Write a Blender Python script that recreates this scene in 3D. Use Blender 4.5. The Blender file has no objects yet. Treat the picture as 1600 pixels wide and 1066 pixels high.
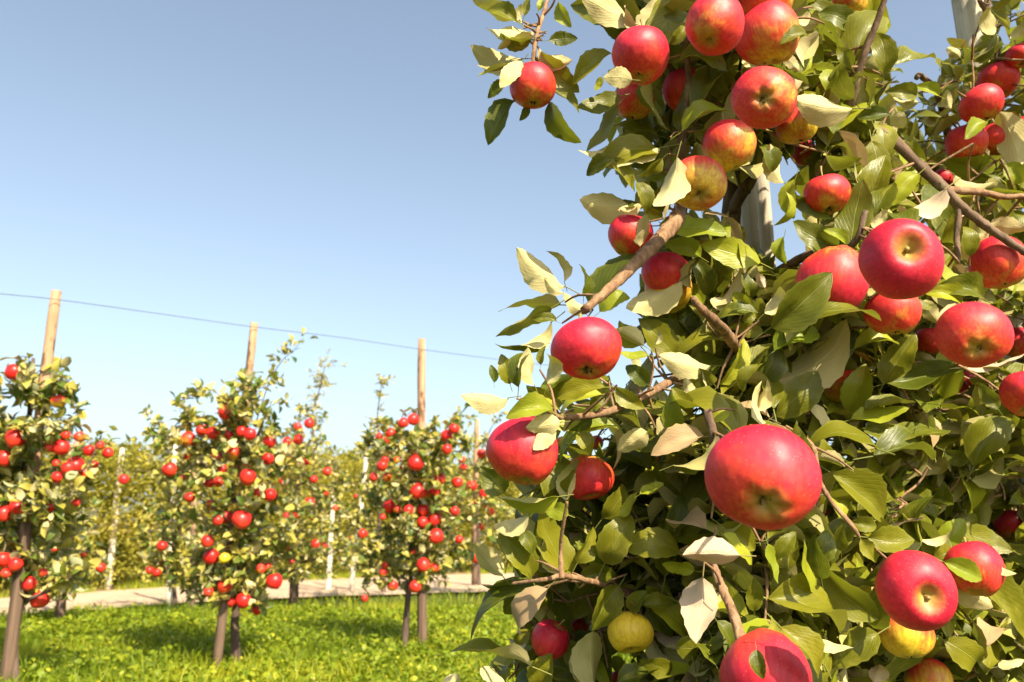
import bpy, math, random
import numpy as np
from mathutils import Vector, Matrix, noise

random.seed(7)
rng = np.random.default_rng(7)
scene = bpy.context.scene
COL = scene.collection
PI = math.pi

# ------------------------------------------------------------------ camera, sky, sun, exposure
FPX = 1255.0
PITCH = math.radians(13.5)
CAM = Vector((0, 0, 0.72))
FW = Vector((0, math.cos(PITCH), math.sin(PITCH)))
UP = Vector((0, -math.sin(PITCH), math.cos(PITCH)))
RT = Vector((1, 0, 0))
cd = bpy.data.cameras.new('camera')
cam = bpy.data.objects.new('camera', cd)
COL.objects.link(cam)
cam.location = CAM
cam.rotation_euler = (PI / 2 + PITCH, 0, 0)
cd.sensor_width = 36
cd.lens = FPX / 1600 * 36
cd.clip_start = 0.05
cd.clip_end = 2000
cd.dof.use_dof = True
cd.dof.focus_distance = 1.0
cd.dof.aperture_fstop = 8
scene.camera = cam

SUN_EL = math.radians(42)
SUN_AZ = math.radians(32)            # from straight behind the camera towards the right
SUNV = Vector((math.sin(SUN_AZ) * math.cos(SUN_EL), -math.cos(SUN_AZ) * math.cos(SUN_EL), math.sin(SUN_EL)))
world = bpy.data.worlds.new("World")
scene.world = world
world.use_nodes = True
wn = world.node_tree
wn.nodes.clear()
sky = wn.nodes.new('ShaderNodeTexSky')
sky.sky_type = 'NISHITA'
sky.sun_disc = False
sky.sun_elevation = SUN_EL
sky.sun_rotation = PI - SUN_AZ
sky.air_density = 1.0
sky.dust_density = 2.6
sky.ozone_density = 1.3
bg = wn.nodes.new('ShaderNodeBackground')
bg.inputs[1].default_value = 0.112
wo = wn.nodes.new('ShaderNodeOutputWorld')
hs = wn.nodes.new('ShaderNodeHueSaturation')
hs.inputs['Saturation'].default_value = 0.74
wn.links.new(sky.outputs[0], hs.inputs['Color'])
tint = wn.nodes.new('ShaderNodeMix')
tint.data_type = 'RGBA'; tint.blend_type = 'MULTIPLY'
tint.inputs[0].default_value = 1.0
tint.inputs[7].default_value = (0.94, 0.985, 0.97, 1)
wn.links.new(hs.outputs[0], tint.inputs[6])
wn.links.new(tint.outputs[2], bg.inputs[0])
wn.links.new(bg.outputs[0], wo.inputs[0])
sd = bpy.data.lights.new('sun', 'SUN')
sd.energy = 5.0
sd.angle = math.radians(0.5)
sd.color = (1.0, 0.885, 0.68)
sun = bpy.data.objects.new('sun', sd)
COL.objects.link(sun)
sun.rotation_euler = (-SUNV).to_track_quat('-Z', 'Y').to_euler()
scene.view_settings.view_transform = 'Standard'
scene.view_settings.look = 'None'
scene.view_settings.gamma = 1
scene.view_settings.exposure = 1.17
scene.view_settings.use_curve_mapping = False
scene.cycles.max_bounces = 6
scene.cycles.transparent_max_bounces = 4


# ------------------------------------------------------------------ helpers
def P(px, py, d):
    """world point seen at photo pixel (px,py) at depth d along the view axis"""
    px, py, d = float(px), float(py), float(d)
    return CAM + d * (FW + RT * ((px - 800) / FPX) + UP * ((533 - py) / FPX))


def G(px, py, z=0.0):
    r = FW + RT * ((px - 800) / FPX) + UP * ((533 - py) / FPX)
    t = (z - CAM.z) / r.z
    return CAM + r * t


def atY(px, py, Y):
    r = FW + RT * ((px - 800) / FPX) + UP * ((533 - py) / FPX)
    return CAM + r * ((Y - CAM.y) / r.y)


def proj(p):
    v = p - CAM
    d = v.dot(FW)
    return 800 + FPX * v.dot(RT) / d, 533 - FPX * v.dot(UP) / d, d


def mesh_from(verts, faces, name, mat=None, smooth=True, uv=None, rnd=None):
    me = bpy.data.meshes.new(name)
    me.from_pydata([tuple(v) for v in verts], [], [tuple(f) for f in faces])
    if smooth:
        me.polygons.foreach_set('use_smooth', [True] * len(me.polygons))
    if uv is not None:
        lay = me.uv_layers.new(name='UVMap')
        idx = np.empty(len(me.loops), dtype=np.int32)
        me.loops.foreach_get('vertex_index', idx)
        lay.data.foreach_set('uv', np.asarray(uv, dtype=np.float32)[idx].ravel())
    if rnd is not None:
        a = me.attributes.new('rnd', 'FLOAT', 'POINT')
        a.data.foreach_set('value', np.asarray(rnd, dtype=np.float32))
    if mat:
        me.materials.append(mat)
    me.update()
    return me


def obj(name, me, parent=None, M=None):
    o = bpy.data.objects.new(name, me)
    COL.objects.link(o)
    if parent is not None:
        o.parent = parent
    if M is not None:
        o.matrix_world = M if parent is None else M
    return o


def child(name, me, parent, M):
    """M is the world matrix; parents here are unrotated empties or meshes whose matrix is kept by hand"""
    o = bpy.data.objects.new(name, me)
    COL.objects.link(o)
    o.parent = parent
    o.matrix_parent_inverse = Matrix.Identity(4)
    o.matrix_basis = parent.matrix_basis.inverted() @ M
    return o


def empty(name, loc):
    o = bpy.data.objects.new(name, None)
    COL.objects.link(o)
    o.matrix_basis = Matrix.Translation(loc)
    o.empty_display_size = 0.1
    return o


def tag(o, label=None, cat=None, group=None, kind=None):
    if label: o['label'] = label
    if cat: o['category'] = cat
    if group: o['group'] = group
    if kind: o['kind'] = kind
    return o


def catmull(pts, n=5):
    """pts: list of (Vector, radius) -> denser list"""
    out = []
    L = len(pts)
    for i in range(L - 1):
        p0 = pts[max(i - 1, 0)]; p1 = pts[i]; p2 = pts[i + 1]; p3 = pts[min(i + 2, L - 1)]
        for k in range(n):
            t = k / n
            q = 0.5 * ((2 * p1[0]) + (p2[0] - p0[0]) * t + (2 * p0[0] - 5 * p1[0] + 4 * p2[0] - p3[0]) * t * t + (-p0[0] + 3 * p1[0] - 3 * p2[0] + p3[0]) * t ** 3)
            out.append((q, p1[1] + (p2[1] - p1[1]) * t))
    out.append(pts[-1])
    return out


def tube(pts, sides=8, rough=0.0, seed=0, cap=True):
    """tube along [(Vector, r)]; returns verts, faces, uv"""
    vs, fs, uv = [], [], []
    prev = None
    ln = 0
    for i, (p, r) in enumerate(pts):
        t = (pts[min(i + 1, len(pts) - 1)][0] - pts[max(i - 1, 0)][0])
        if t.length < 1e-9: t = Vector((0, 0, 1))
        t.normalize()
        if prev is None:
            a = t.orthogonal().normalized()
        else:
            a = (prev - t * prev.dot(t))
            a = a.normalized() if a.length > 1e-6 else t.orthogonal().normalized()
        prev = a
        b = t.cross(a)
        if i: ln += (p - pts[i - 1][0]).length
        for k in range(sides):
            an = 2 * PI * k / sides
            rr = r * (1 + rough * noise.noise(Vector((math.cos(an) * 1.7 + seed, math.sin(an) * 1.7, ln / max(r, 1e-4) * 0.35))))
            vs.append(p + (a * math.cos(an) + b * math.sin(an)) * rr)
            uv.append((k / sides, ln))
        if i:
            o = (i - 1) * sides
            for k in range(sides):
                k2 = (k + 1) % sides
                fs.append((o + k, o + k2, o + sides + k2, o + sides + k))
    if cap:
        for e, (p, r) in ((0, pts[0]), (len(pts) - 1, pts[-1])):
            c = len(vs); vs.append(p); uv.append((0.5, ln if e else 0))
            o = e * sides
            for k in range(sides):
                k2 = (k + 1) % sides
                fs.append((o + k2, o + k, c) if e == 0 else (o + k, o + k2, c))
    return vs, fs, uv


class Join:
    """collects copies of small meshes into one big one, with a random value per copy"""
    def __init__(self):
        self.v = []; self.f3 = []; self.uv = []; self.r = []; self.n = 0

    def add(self, V, F, UV, M=None, rnd=0.0):
        V = np.asarray([tuple(x) for x in V], dtype=np.float64) if not isinstance(V, np.ndarray) else V
        if M is not None:
            A = np.array(M)
            V = V @ A[:3, :3].T + A[:3, 3]
        self.v.append(V)
        F = F if isinstance(F, np.ndarray) else tri_array(F)
        self.f3.append(F + self.n)
        self.uv.append(np.asarray(UV, dtype=np.float32))
        self.r.append(np.full(len(V), rnd, dtype=np.float32))
        self.n += len(V)

    def mesh(self, name, mat, smooth=True):
        V = np.concatenate(self.v); F = np.concatenate(self.f3)
        return np_mesh(name, V, F, mat, np.concatenate(self.uv), np.concatenate(self.r), smooth)


def tri_array(F):
    out = []
    for f in F:
        for k in range(1, len(f) - 1):
            out.append((f[0], f[k], f[k + 1]))
    return np.array(out, dtype=np.int64)


def np_mesh(name, V, F, mat, UV=None, R=None, smooth=True):
    me = bpy.data.meshes.new(name)
    me.vertices.add(len(V))
    me.vertices.foreach_set('co', V.astype(np.float32).ravel())
    k = F.shape[1]
    me.loops.add(F.size)
    me.loops.foreach_set('vertex_index', F.astype(np.int32).ravel())
    me.polygons.add(len(F))
    me.polygons.foreach_set('loop_start', np.arange(0, F.size, k, dtype=np.int32))
    me.polygons.foreach_set('loop_total', np.full(len(F), k, dtype=np.int32))
    me.update(calc_edges=True)
    if smooth:
        me.polygons.foreach_set('use_smooth', np.ones(len(F), dtype=bool))
    if UV is not None:
        lay = me.uv_layers.new(name='UVMap')
        lay.data.foreach_set('uv', UV[F.ravel()].astype(np.float32).ravel())
    if R is not None:
        a = me.attributes.new('rnd', 'FLOAT', 'POINT')
        a.data.foreach_set('value', R)
    me.materials.append(mat)
    me.update()
    return me


# ------------------------------------------------------------------ materials
class NT:
    def __init__(self, name):
        self.m = bpy.data.materials.new(name)
        self.m.use_nodes = True
        self.t = self.m.node_tree
        self.t.nodes.clear()
        self.out = self.n('ShaderNodeOutputMaterial')

    def n(self, typ, **kw):
        nd = self.t.nodes.new(typ)
        for k, v in kw.items():
            setattr(nd, k, v)
        return nd

    def l(self, a, b):
        self.t.links.new(a, b)

    def put(self, sock, v):
        if isinstance(v, bpy.types.NodeSocket):
            self.l(v, sock)
        else:
            sock.default_value = v

    def math(self, op, a, b=0.0, clamp=False):
        nd = self.n('ShaderNodeMath', operation=op, use_clamp=clamp)
        self.put(nd.inputs[0], a); self.put(nd.inputs[1], b)
        return nd.outputs[0]

    def mix(self, f, a, b):
        nd = self.n('ShaderNodeMix', data_type='RGBA')
        self.put(nd.inputs[0], f)
        self.put(nd.inputs[6], a if isinstance(a, bpy.types.NodeSocket) else (*a, 1))
        self.put(nd.inputs[7], b if isinstance(b, bpy.types.NodeSocket) else (*b, 1))
        return nd.outputs[2]

    def ramp(self, f, stops):
        nd = self.n('ShaderNodeValToRGB')
        self.put(nd.inputs[0], f)
        e = nd.color_ramp.elements
        while len(e) < len(stops): e.new(0.5)
        for i, (p, c) in enumerate(stops):
            e[i].position = p
            e[i].color = (*c, 1) if not isinstance(c, (int, float)) else (c, c, c, 1)
        return nd.outputs[0]

    def noise(self, vec, scale, detail=4, rough=0.55, dist=0.0):
        nd = self.n('ShaderNodeTexNoise')
        if vec is not None: self.l(vec, nd.inputs['Vector'])
        nd.inputs['Scale'].default_value = scale
        nd.inputs['Detail'].default_value = detail
        nd.inputs['Roughness'].default_value = rough
        nd.inputs['Distortion'].default_value = dist
        return nd.outputs[0]

    def mapping(self, vec, scale=(1, 1, 1), loc=None):
        nd = self.n('ShaderNodeMapping')
        self.l(vec, nd.inputs[0])
        nd.inputs['Scale'].default_value = scale
        if loc is not None: self.put(nd.inputs['Location'], loc)
        return nd.outputs[0]

    def coords(self, which='Object'):
        return self.n('ShaderNodeTexCoord').outputs[which]

    def bump(self, h, strength=0.3, dist=0.01):
        nd = self.n('ShaderNodeBump')
        nd.inputs['Strength'].default_value = strength
        nd.inputs['Distance'].default_value = dist
        self.l(h, nd.inputs['Height'])
        return nd.outputs[0]

    def bsdf(self, col, rough=0.6, spec=0.5, normal=None, **kw):
        b = self.n('ShaderNodeBsdfPrincipled')
        self.put(b.inputs['Base Color'], col if isinstance(col, bpy.types.NodeSocket) else (*col, 1))
        self.put(b.inputs['Roughness'], rough)
        b.inputs['Specular IOR Level'].default_value = spec
        if normal is not None: self.l(normal, b.inputs['Normal'])
        for k, v in kw.items():
            b.inputs[k].default_value = v
        return b.outputs[0]

    def done(self, sh):
        self.l(sh, self.out.inputs[0])
        return self.m


def leaf_material(name, top, top2, under, trans=0.25, spots=0.5, rough=0.40, detail=True, transcol=None):
    """two-sided leaf: glossy upper face, pale matt downy underside, midrib and side veins, age spots"""
    t = NT(name)
    uv = t.coords('UV')
    rnd = t.math('FRACT', t.math('ADD', t.n('ShaderNodeObjectInfo').outputs['Random'], t.n('ShaderNodeAttribute', attribute_name='rnd').outputs['Fac']))
    r2 = t.math('FRACT', t.math('MULTIPLY', rnd, 7.31))
    c = t.mix(rnd, top, top2)
    under_c = t.mix(r2, tuple(x * 0.8 for x in under), tuple(min(1, x * 1.15) for x in under))
    if detail:
        off = t.n('ShaderNodeCombineXYZ')
        t.l(t.math('MULTIPLY', rnd, 37.0), off.inputs[0]); t.l(t.math('MULTIPLY', r2, 23.0), off.inputs[1])
        add = t.n('ShaderNodeVectorMath', operation='ADD')
        t.l(uv, add.inputs[0]); t.l(off.outputs[0], add.inputs[1])
        v = add.outputs[0]
        big = t.noise(v, 2.2, 3, 0.6)
        yel = t.ramp(big, [(0.50, 0), (0.72, 1)])
        c = t.mix(t.math('MULTIPLY', yel, t.math('MULTIPLY', r2, 0.75)), c, (0.34, 0.30, 0.035))
        sp = t.noise(v, 9.0, 5, 0.7)
        spm = t.math('MULTIPLY', t.ramp(sp, [(0.66, 0), (0.71, 1)]), spots)
        sep = t.n('ShaderNodeSeparateXYZ'); t.l(uv, sep.inputs[0])
        ux = t.math('ABSOLUTE', t.math('SUBTRACT', sep.outputs[0], 0.5))
        rib = t.math('SUBTRACT', 1.0, t.math('MULTIPLY', ux, 38.0), True)
        ph = t.math('SUBTRACT', t.math('MULTIPLY', sep.outputs[1], 60.0), t.math('MULTIPLY', ux, 62.0))
        side = t.math('POWER', t.math('ADD', t.math('MULTIPLY', t.math('SINE', ph), 0.5), 0.5), 10.0)
        veins = t.math('MAXIMUM', rib, t.math('MULTIPLY', side, 0.26))
        edge = t.ramp(ux, [(0.40, 0), (0.5, 1)])
        c = t.mix(t.math('MULTIPLY', veins, 0.40), c, (0.34, 0.36, 0.10))
        c = t.mix(t.math('MULTIPLY', edge, 0.30), c, (0.30, 0.30, 0.05))
        c = t.mix(spm, c, (0.13, 0.06, 0.02))
        under_c = t.mix(t.math('MULTIPLY', t.ramp(big, [(0.35, 0), (0.75, 1)]), 0.5), under_c, tuple(x * 0.62 for x in under))
        under_c = t.mix(t.math('MULTIPLY', veins, 0.45), under_c, tuple(min(1, x * 1.35) for x in under))
        under_c = t.mix(spm, under_c, (0.24, 0.13, 0.05))
        h = t.math('ADD', t.math('MULTIPLY', veins, -0.7), t.math('MULTIPLY', big, 2.0))
        nrm = t.bump(h, 0.35, 0.0025)
    else:
        nrm = None
    back = t.n('ShaderNodeNewGeometry').outputs['Backfacing']
    col = t.mix(back, c, under_c)
    ro = t.math('ADD', rough, t.math('MULTIPLY', back, 0.3))
    b = t.bsdf(col, ro, 0.32, nrm)
    tr = t.n('ShaderNodeBsdfTranslucent')
    t.put(tr.inputs[0], t.mix(0.35, c, transcol or (0.35, 0.42, 0.03)))
    ms = t.n('ShaderNodeMixShader')
    ms.inputs[0].default_value = trans
    t.l(b, ms.inputs[1]); t.l(tr.outputs[0], ms.inputs[2])
    return t.done(ms.outputs[0])


M_LEAF = {
    'g': leaf_material('leaf_green', (0.060, 0.078, 0.004), (0.200, 0.185, 0.008), (0.40, 0.35, 0.12), 0.28),
    'p': leaf_material('leaf_silvery', (0.07, 0.095, 0.006), (0.19, 0.18, 0.012), (0.62, 0.53, 0.24), 0.20, 0.30),
    'y': leaf_material('leaf_yellowing', (0.20, 0.25, 0.012), (0.38, 0.38, 0.02), (0.46, 0.42, 0.12), 0.34, 0.7),
    'b': leaf_material('leaf_dry', (0.36, 0.22, 0.10), (0.42, 0.30, 0.17), (0.62, 0.47, 0.31), 0.14, 0.9, 0.7, True, (0.5, 0.3, 0.1)),
}
M_BGLEAF = {
    'g': leaf_material('far_leaf_green', (0.060, 0.105, 0.012), (0.16, 0.19, 0.03), (0.34, 0.34, 0.17), 0.25, detail=False),
    'p': leaf_material('far_leaf_pale', (0.29, 0.27, 0.04), (0.46, 0.38, 0.08), (0.56, 0.48, 0.22), 0.25, detail=False),
}


def apple_material(name, detail=True):
    t = NT(name)
    oc = t.coords('Object')
    oi = t.n('ShaderNodeObjectInfo')
    rnd = oi.outputs['Random']
    off = t.n('ShaderNodeCombineXYZ')
    t.l(t.math('MULTIPLY', rnd, 50.0), off.inputs[0]); t.l(t.math('MULTIPLY', rnd, 31.0), off.inputs[1])
    add = t.n('ShaderNodeVectorMath', operation='ADD')
    t.l(oc, add.inputs[0]); t.l(off.outputs[0], add.inputs[1])
    v = add.outputs[0]
    sep = t.n('ShaderNodeSeparateXYZ'); t.l(oc, sep.inputs[0])
    csep = t.n('ShaderNodeSeparateColor'); t.l(oi.outputs['Color'], csep.inputs[0])
    amount = csep.outputs[0]                      # how ripe: 0 all yellow .. 1 all red
    patch = t.noise(v, 0.9, 3, 0.55)
    streak = t.noise(t.mapping(v, (9, 9, 1.3)), 1.0, 4, 0.65)
    f = t.math('ADD', t.math('ADD', t.math('MULTIPLY', sep.outputs[2], 0.34), 0.26), t.math('MULTIPLY', t.math('SUBTRACT', patch, 0.5), 1.2))
    f = t.math('ADD', f, t.math('MULTIPLY', t.math('SUBTRACT', streak, 0.5), 0.32))
    f = t.math('ADD', f, t.math('MULTIPLY', t.math('SUBTRACT', amount, 0.5), 2.0))
    red = t.ramp(f, [(0.0, (0.74, 0.52, 0.03)), (0.22, (0.56, 0.24, 0.03)), (0.42, (0.66, 0.055, 0.022)), (0.75, (0.62, 0.020, 0.040) if detail else (0.68, 0.030, 0.020)), (1.0, (0.52, 0.010, 0.034) if detail else (0.62, 0.016, 0.014))])
    if detail:
        dk = t.n('ShaderNodeMix', data_type='RGBA', blend_type='MULTIPLY'); t.put(dk.inputs[0], t.math('MULTIPLY', t.ramp(streak, [(0.40, 0), (0.62, 1)]), 0.55)); t.l(red, dk.inputs[6]); dk.inputs[7].default_value = (0.62, 0.45, 0.50, 1); red = dk.outputs[2]
        vo = t.n('ShaderNodeTexVoronoi'); t.l(v, vo.inputs['Vector']); vo.inputs['Scale'].default_value = 11
        dots = t.ramp(vo.outputs['Distance'], [(0.09, 1), (0.17, 0)])
        red = t.mix(t.math('MULTIPLY', dots, 0.30), red, (0.62, 0.36, 0.16))
        # russet, green basin around both poles
        rad = t.math('SQRT', t.math('ADD', t.math('POWER', sep.outputs[0], 2.0), t.math('POWER', sep.outputs[1], 2.0)))
        pole = t.ramp(t.math('ADD', rad, t.math('MULTIPLY', t.math('SUBTRACT', streak, 0.5), 0.25)), [(0.12, 1), (0.46, 0)])
        red = t.mix(t.math('MULTIPLY', pole, 0.85), red, (0.34, 0.27, 0.04))
        blot = t.ramp(t.noise(v, 5.0, 5, 0.7), [(0.70, 0), (0.76, 1)])
        red = t.mix(t.math('MULTIPLY', blot, 0.35), red, (0.20, 0.06, 0.02))
        nrm = t.bump(t.noise(v, 1.6, 2, 0.4), 0.10, 0.02)
        ro = t.math('ADD', 0.42, t.math('MULTIPLY', t.noise(v, 6.0, 3, 0.6), 0.14))
    else:
        nrm = None; ro = 0.36
    b = t.bsdf(red, ro, 0.40, nrm)
    return t.done(b)


M_APPLE = apple_material('apple_skin')
M_APPLE_FAR = apple_material('apple_skin_far', False)


def bark_material(name, c1, c2, scale=(40, 40, 7), lichen=0.0, use_obj=True):
    t = NT(name)
    oc = t.coords('Object')
    m = t.mapping(oc, scale)
    n1 = t.noise(m, 1.0, 6, 0.65, 0.4)
    n2 = t.noise(oc, 9.0, 4, 0.6)
    c = t.mix(t.ramp(n1, [(0.32, 0), (0.68, 1)]), c1, c2)
    c = t.mix(t.math('MULTIPLY', t.ramp(n2, [(0.55, 0), (0.7, 1)]), 0.5), c, tuple(x * 0.45 for x in c1))
    if lichen:
        n3 = t.noise(oc, 22.0, 5, 0.7)
        c = t.mix(t.math('MULTIPLY', t.ramp(n3, [(0.58, 0), (0.66, 1)]), lichen), c, (0.30, 0.31, 0.16))
    return t.done(t.bsdf(c, 0.85, 0.2, t.bump(n1, 0.6, 0.006)))


M_BARK = bark_material('bark', (0.075, 0.045, 0.028), (0.24, 0.155, 0.10), (30, 30, 12), 0.35)
M_TWIG = bark_material('twig_bark', (0.13, 0.068, 0.034), (0.36, 0.215, 0.115), (90, 90, 40), 0.15)
M_FARBARK = bark_material('far_bark', (0.05, 0.033, 0.026), (0.15, 0.10, 0.075), (30, 30, 8))
M_POSTGREY = bark_material('post_grey', (0.34, 0.28, 0.20), (0.62, 0.55, 0.44), (50, 50, 2.0), 0.25)
M_STAKE = bark_material('stake_pale', (0.50, 0.42, 0.30), (0.72, 0.66, 0.54), (45, 45, 3))


def post_material():
    t = NT('post_wood')
    oc = t.coords('Object')
    n1 = t.noise(t.mapping(oc, (38, 38, 2.2)), 1.0, 6, 0.65, 0.4)
    n2 = t.noise(oc, 7.0, 4, 0.6)
    sep = t.n('ShaderNodeSeparateXYZ'); t.l(oc, sep.inputs[0])
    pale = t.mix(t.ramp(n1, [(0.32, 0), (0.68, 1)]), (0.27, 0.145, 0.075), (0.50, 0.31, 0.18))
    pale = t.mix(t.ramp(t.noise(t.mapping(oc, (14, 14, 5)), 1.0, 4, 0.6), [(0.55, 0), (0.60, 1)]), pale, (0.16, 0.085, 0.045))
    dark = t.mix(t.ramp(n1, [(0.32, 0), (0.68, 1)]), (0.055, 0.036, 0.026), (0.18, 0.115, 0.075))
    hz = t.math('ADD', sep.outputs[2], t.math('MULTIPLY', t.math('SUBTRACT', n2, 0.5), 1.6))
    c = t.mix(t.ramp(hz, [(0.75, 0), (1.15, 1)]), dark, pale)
    return t.done(t.bsdf(c, 0.85, 0.2, t.bump(n1, 0.6, 0.006)))


M_POST = post_material()


def simple(name, col, rough=0.6, spec=0.3, metal=0):
    t = NT(name)
    n = t.noise(t.coords('Object'), 60, 3)
    c = t.mix(n, tuple(x * 0.7 for x in col), tuple(min(1, x * 1.2) for x in col))
    b = t.bsdf(c, rough, spec, None, Metallic=metal)
    return t.done(b)


M_CALYX = simple('calyx_brown', (0.10, 0.065, 0.03), 0.9)
M_STALK = simple('stalk_green', (0.30, 0.22, 0.07), 0.6)
M_WIRE = simple('wire_steel', (0.11, 0.115, 0.13), 0.6, 0.3, 0.0)


def ground_material():
    t = NT('ground_soil_and_turf')
    oc = t.coords('Object')
    n1 = t.noise(oc, 1.3, 6, 0.6)
    n2 = t.noise(oc, 30, 5, 0.7)
    c = t.mix(t.ramp(n1, [(0.35, 0), (0.65, 1)]), (0.060, 0.085, 0.012), (0.10, 0.12, 0.020))
    c = t.mix(t.ramp(n2, [(0.45, 0), (0.7, 1)]), c, (0.055, 0.045, 0.022))
    return t.done(t.bsdf(c, 0.95, 0.1, t.bump(n2, 0.8, 0.03)))


def path_material():
    t = NT('path_gravel')
    oc = t.coords('Object')
    n1 = t.noise(oc, 2.2, 5, 0.6)
    n2 = t.noise(oc, 70, 4, 0.75)
    vo = t.n('ShaderNodeTexVoronoi'); t.l(oc, vo.inputs['Vector']); vo.inputs['Scale'].default_value = 38
    c = t.mix(t.ramp(n1, [(0.3, 0), (0.7, 1)]), (0.42, 0.27, 0.16), (0.58, 0.42, 0.28))
    c = t.mix(t.math('MULTIPLY', n2, 0.5), c, (0.26, 0.18, 0.12))
    c = t.mix(t.math('MULTIPLY', vo.outputs['Color'], 0.25), c, (0.65, 0.56, 0.45))
    return t.done(t.bsdf(c, 0.95, 0.1, t.bump(vo.outputs['Distance'], 0.6, 0.012)))


def soil_material():
    t = NT('bank_soil')
    oc = t.coords('Object')
    n1 = t.noise(oc, 3.0, 6, 0.65)
    c = t.mix(t.ramp(n1, [(0.35, 0), (0.65, 1)]), (0.20, 0.12, 0.06), (0.26, 0.21, 0.09))
    return t.done(t.bsdf(c, 0.95, 0.1, t.bump(n1, 0.7, 0.04)))


def grass_material(name, ca, cb, cc, trans=0.4):
    t = NT(name)
    r = t.n('ShaderNodeAttribute', attribute_name='rnd').outputs['Fac']
    c = t.ramp(r, [(0.0, ca), (0.55, cb), (1.0, cc)])
    b = t.bsdf(c, 0.5, 0.3)
    tr = t.n('ShaderNodeBsdfTranslucent'); t.put(tr.inputs[0], t.mix(0.3, c, (0.30, 0.40, 0.02)))
    ms = t.n('ShaderNodeMixShader'); ms.inputs[0].default_value = trans
    t.l(b, ms.inputs[1]); t.l(tr.outputs[0], ms.inputs[2])
    return t.done(ms.outputs[0])


M_GRASS = grass_material('grass_blades', (0.10, 0.155, 0.005), (0.215, 0.28, 0.010), (0.46, 0.43, 0.02))
M_WEED = grass_material('weed_leaves', (0.09, 0.14, 0.006), (0.215, 0.28, 0.012), (0.50, 0.46, 0.03))
M_HEDGE = grass_material('hedge_leaves', (0.15, 0.15, 0.016), (0.31, 0.275, 0.030), (0.50, 0.41, 0.07), 0.35)
M_WISP = grass_material('willow_leaves', (0.16, 0.19, 0.06), (0.24, 0.26, 0.09), (0.36, 0.35, 0.12), 0.4)

# ------------------------------------------------------------------ ground, path
def grid_sheet(name, xs, ys, zf, mat, kind='structure'):
    V = np.array([(x, y, zf(x, y)) for y in ys for x in xs])
    nx = len(xs)
    F = np.array([(j * nx + i, j * nx + i + 1, (j + 1) * nx + i + 1, (j + 1) * nx + i) for j in range(len(ys) - 1) for i in range(nx - 1)])
    o = obj(name, np_mesh(name, V, F, mat))
    o['kind'] = kind
    return o


def gz(x, y):
    if y > 7.5 or y < -1 or abs(x) > 9: return 0.0
    return 0.02 * noise.noise(Vector((x * 0.9, y * 0.9, 0))) * min(1, max(0, (7.5 - y)) / 2)


xs = [-900, -200, -60, -25, -12] + list(np.arange(-9, 9.01, 0.3)) + [12, 25, 60, 200, 900]
ys = [-60, -15, -4] + list(np.arange(-1, 9.01, 0.3)) + [12, 20, 40, 100, 300, 900]
grid_sheet('ground', xs, ys, gz, ground_material())

# path edges as photo pixels on the ground plane, turned into world points
near_px = [(-700, 1030), (-300, 995), (30, 968), (330, 944), (700, 930), (1000, 924), (1500, 917), (2200, 908)]
far_px = [(-700, 985), (-300, 957), (30, 938), (330, 917), (700, 901), (1000, 895), (1500, 888), (2200, 880)]
nearW = catmull([(G(*p), 0) for p in near_px], 10)
farW = catmull([(G(*p), 0) for p in far_px], 10)


def strip(name, A, B, z, mat, wob=0.10, m=6, seed=0):
    V, F = [], []
    for i in range(len(A)):
        a, b = A[i][0].copy(), B[i][0].copy()
        a.y += wob * noise.noise(Vector((a.x * 1.7, seed, 0))); b.y += wob * noise.noise(Vector((b.x * 1.4, seed + 9, 0)))
        for k in range(m + 1):
            p = a.lerp(b, k / m)
            V.append((p.x, p.y, z + 0.004 * math.sin(k * 1.3)))
    for i in range(len(A) - 1):
        for k in range(m):
            o = i * (m + 1) + k
            F.append((o, o + m + 1, o + m + 2, o + 1))
    o = obj(name, np_mesh(name, np.array(V), np.array(F), mat))
    o['kind'] = 'structure'
    return o


strip('path', nearW, farW, 0.030, path_material(), seed=3)
soilB = [(p + Vector((0, 1.6 + 0.05 * p.y, 0)), 0) for p, _ in farW]
strip('soil_verge', [(p + Vector((0, 0.02, 0)), 0) for p, _ in farW], soilB, 0.016, soil_material(), 0.12, seed=3)

_nx = np.array([p.x for p, _ in nearW]); _ny = np.array([p.y for p, _ in nearW])
_o = np.argsort(_nx); _nx, _ny = _nx[_o], _ny[_o]
_fx = np.array([p.x for p, _ in farW]); _fy = np.array([p.y for p, _ in farW])
_o = np.argsort(_fx); _fx, _fy = _fx[_o], _fy[_o]
near_y = lambda x: np.interp(x, _nx, _ny)
far_y = lambda x: np.interp(x, _fx, _fy)

# ------------------------------------------------------------------ grass and weeds (uncountable)
def vnoise(x, y, s, seed=0.0):
    return np.array([noise.noise(Vector((a * s, b * s, seed))) for a, b in zip(x, y)])


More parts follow.
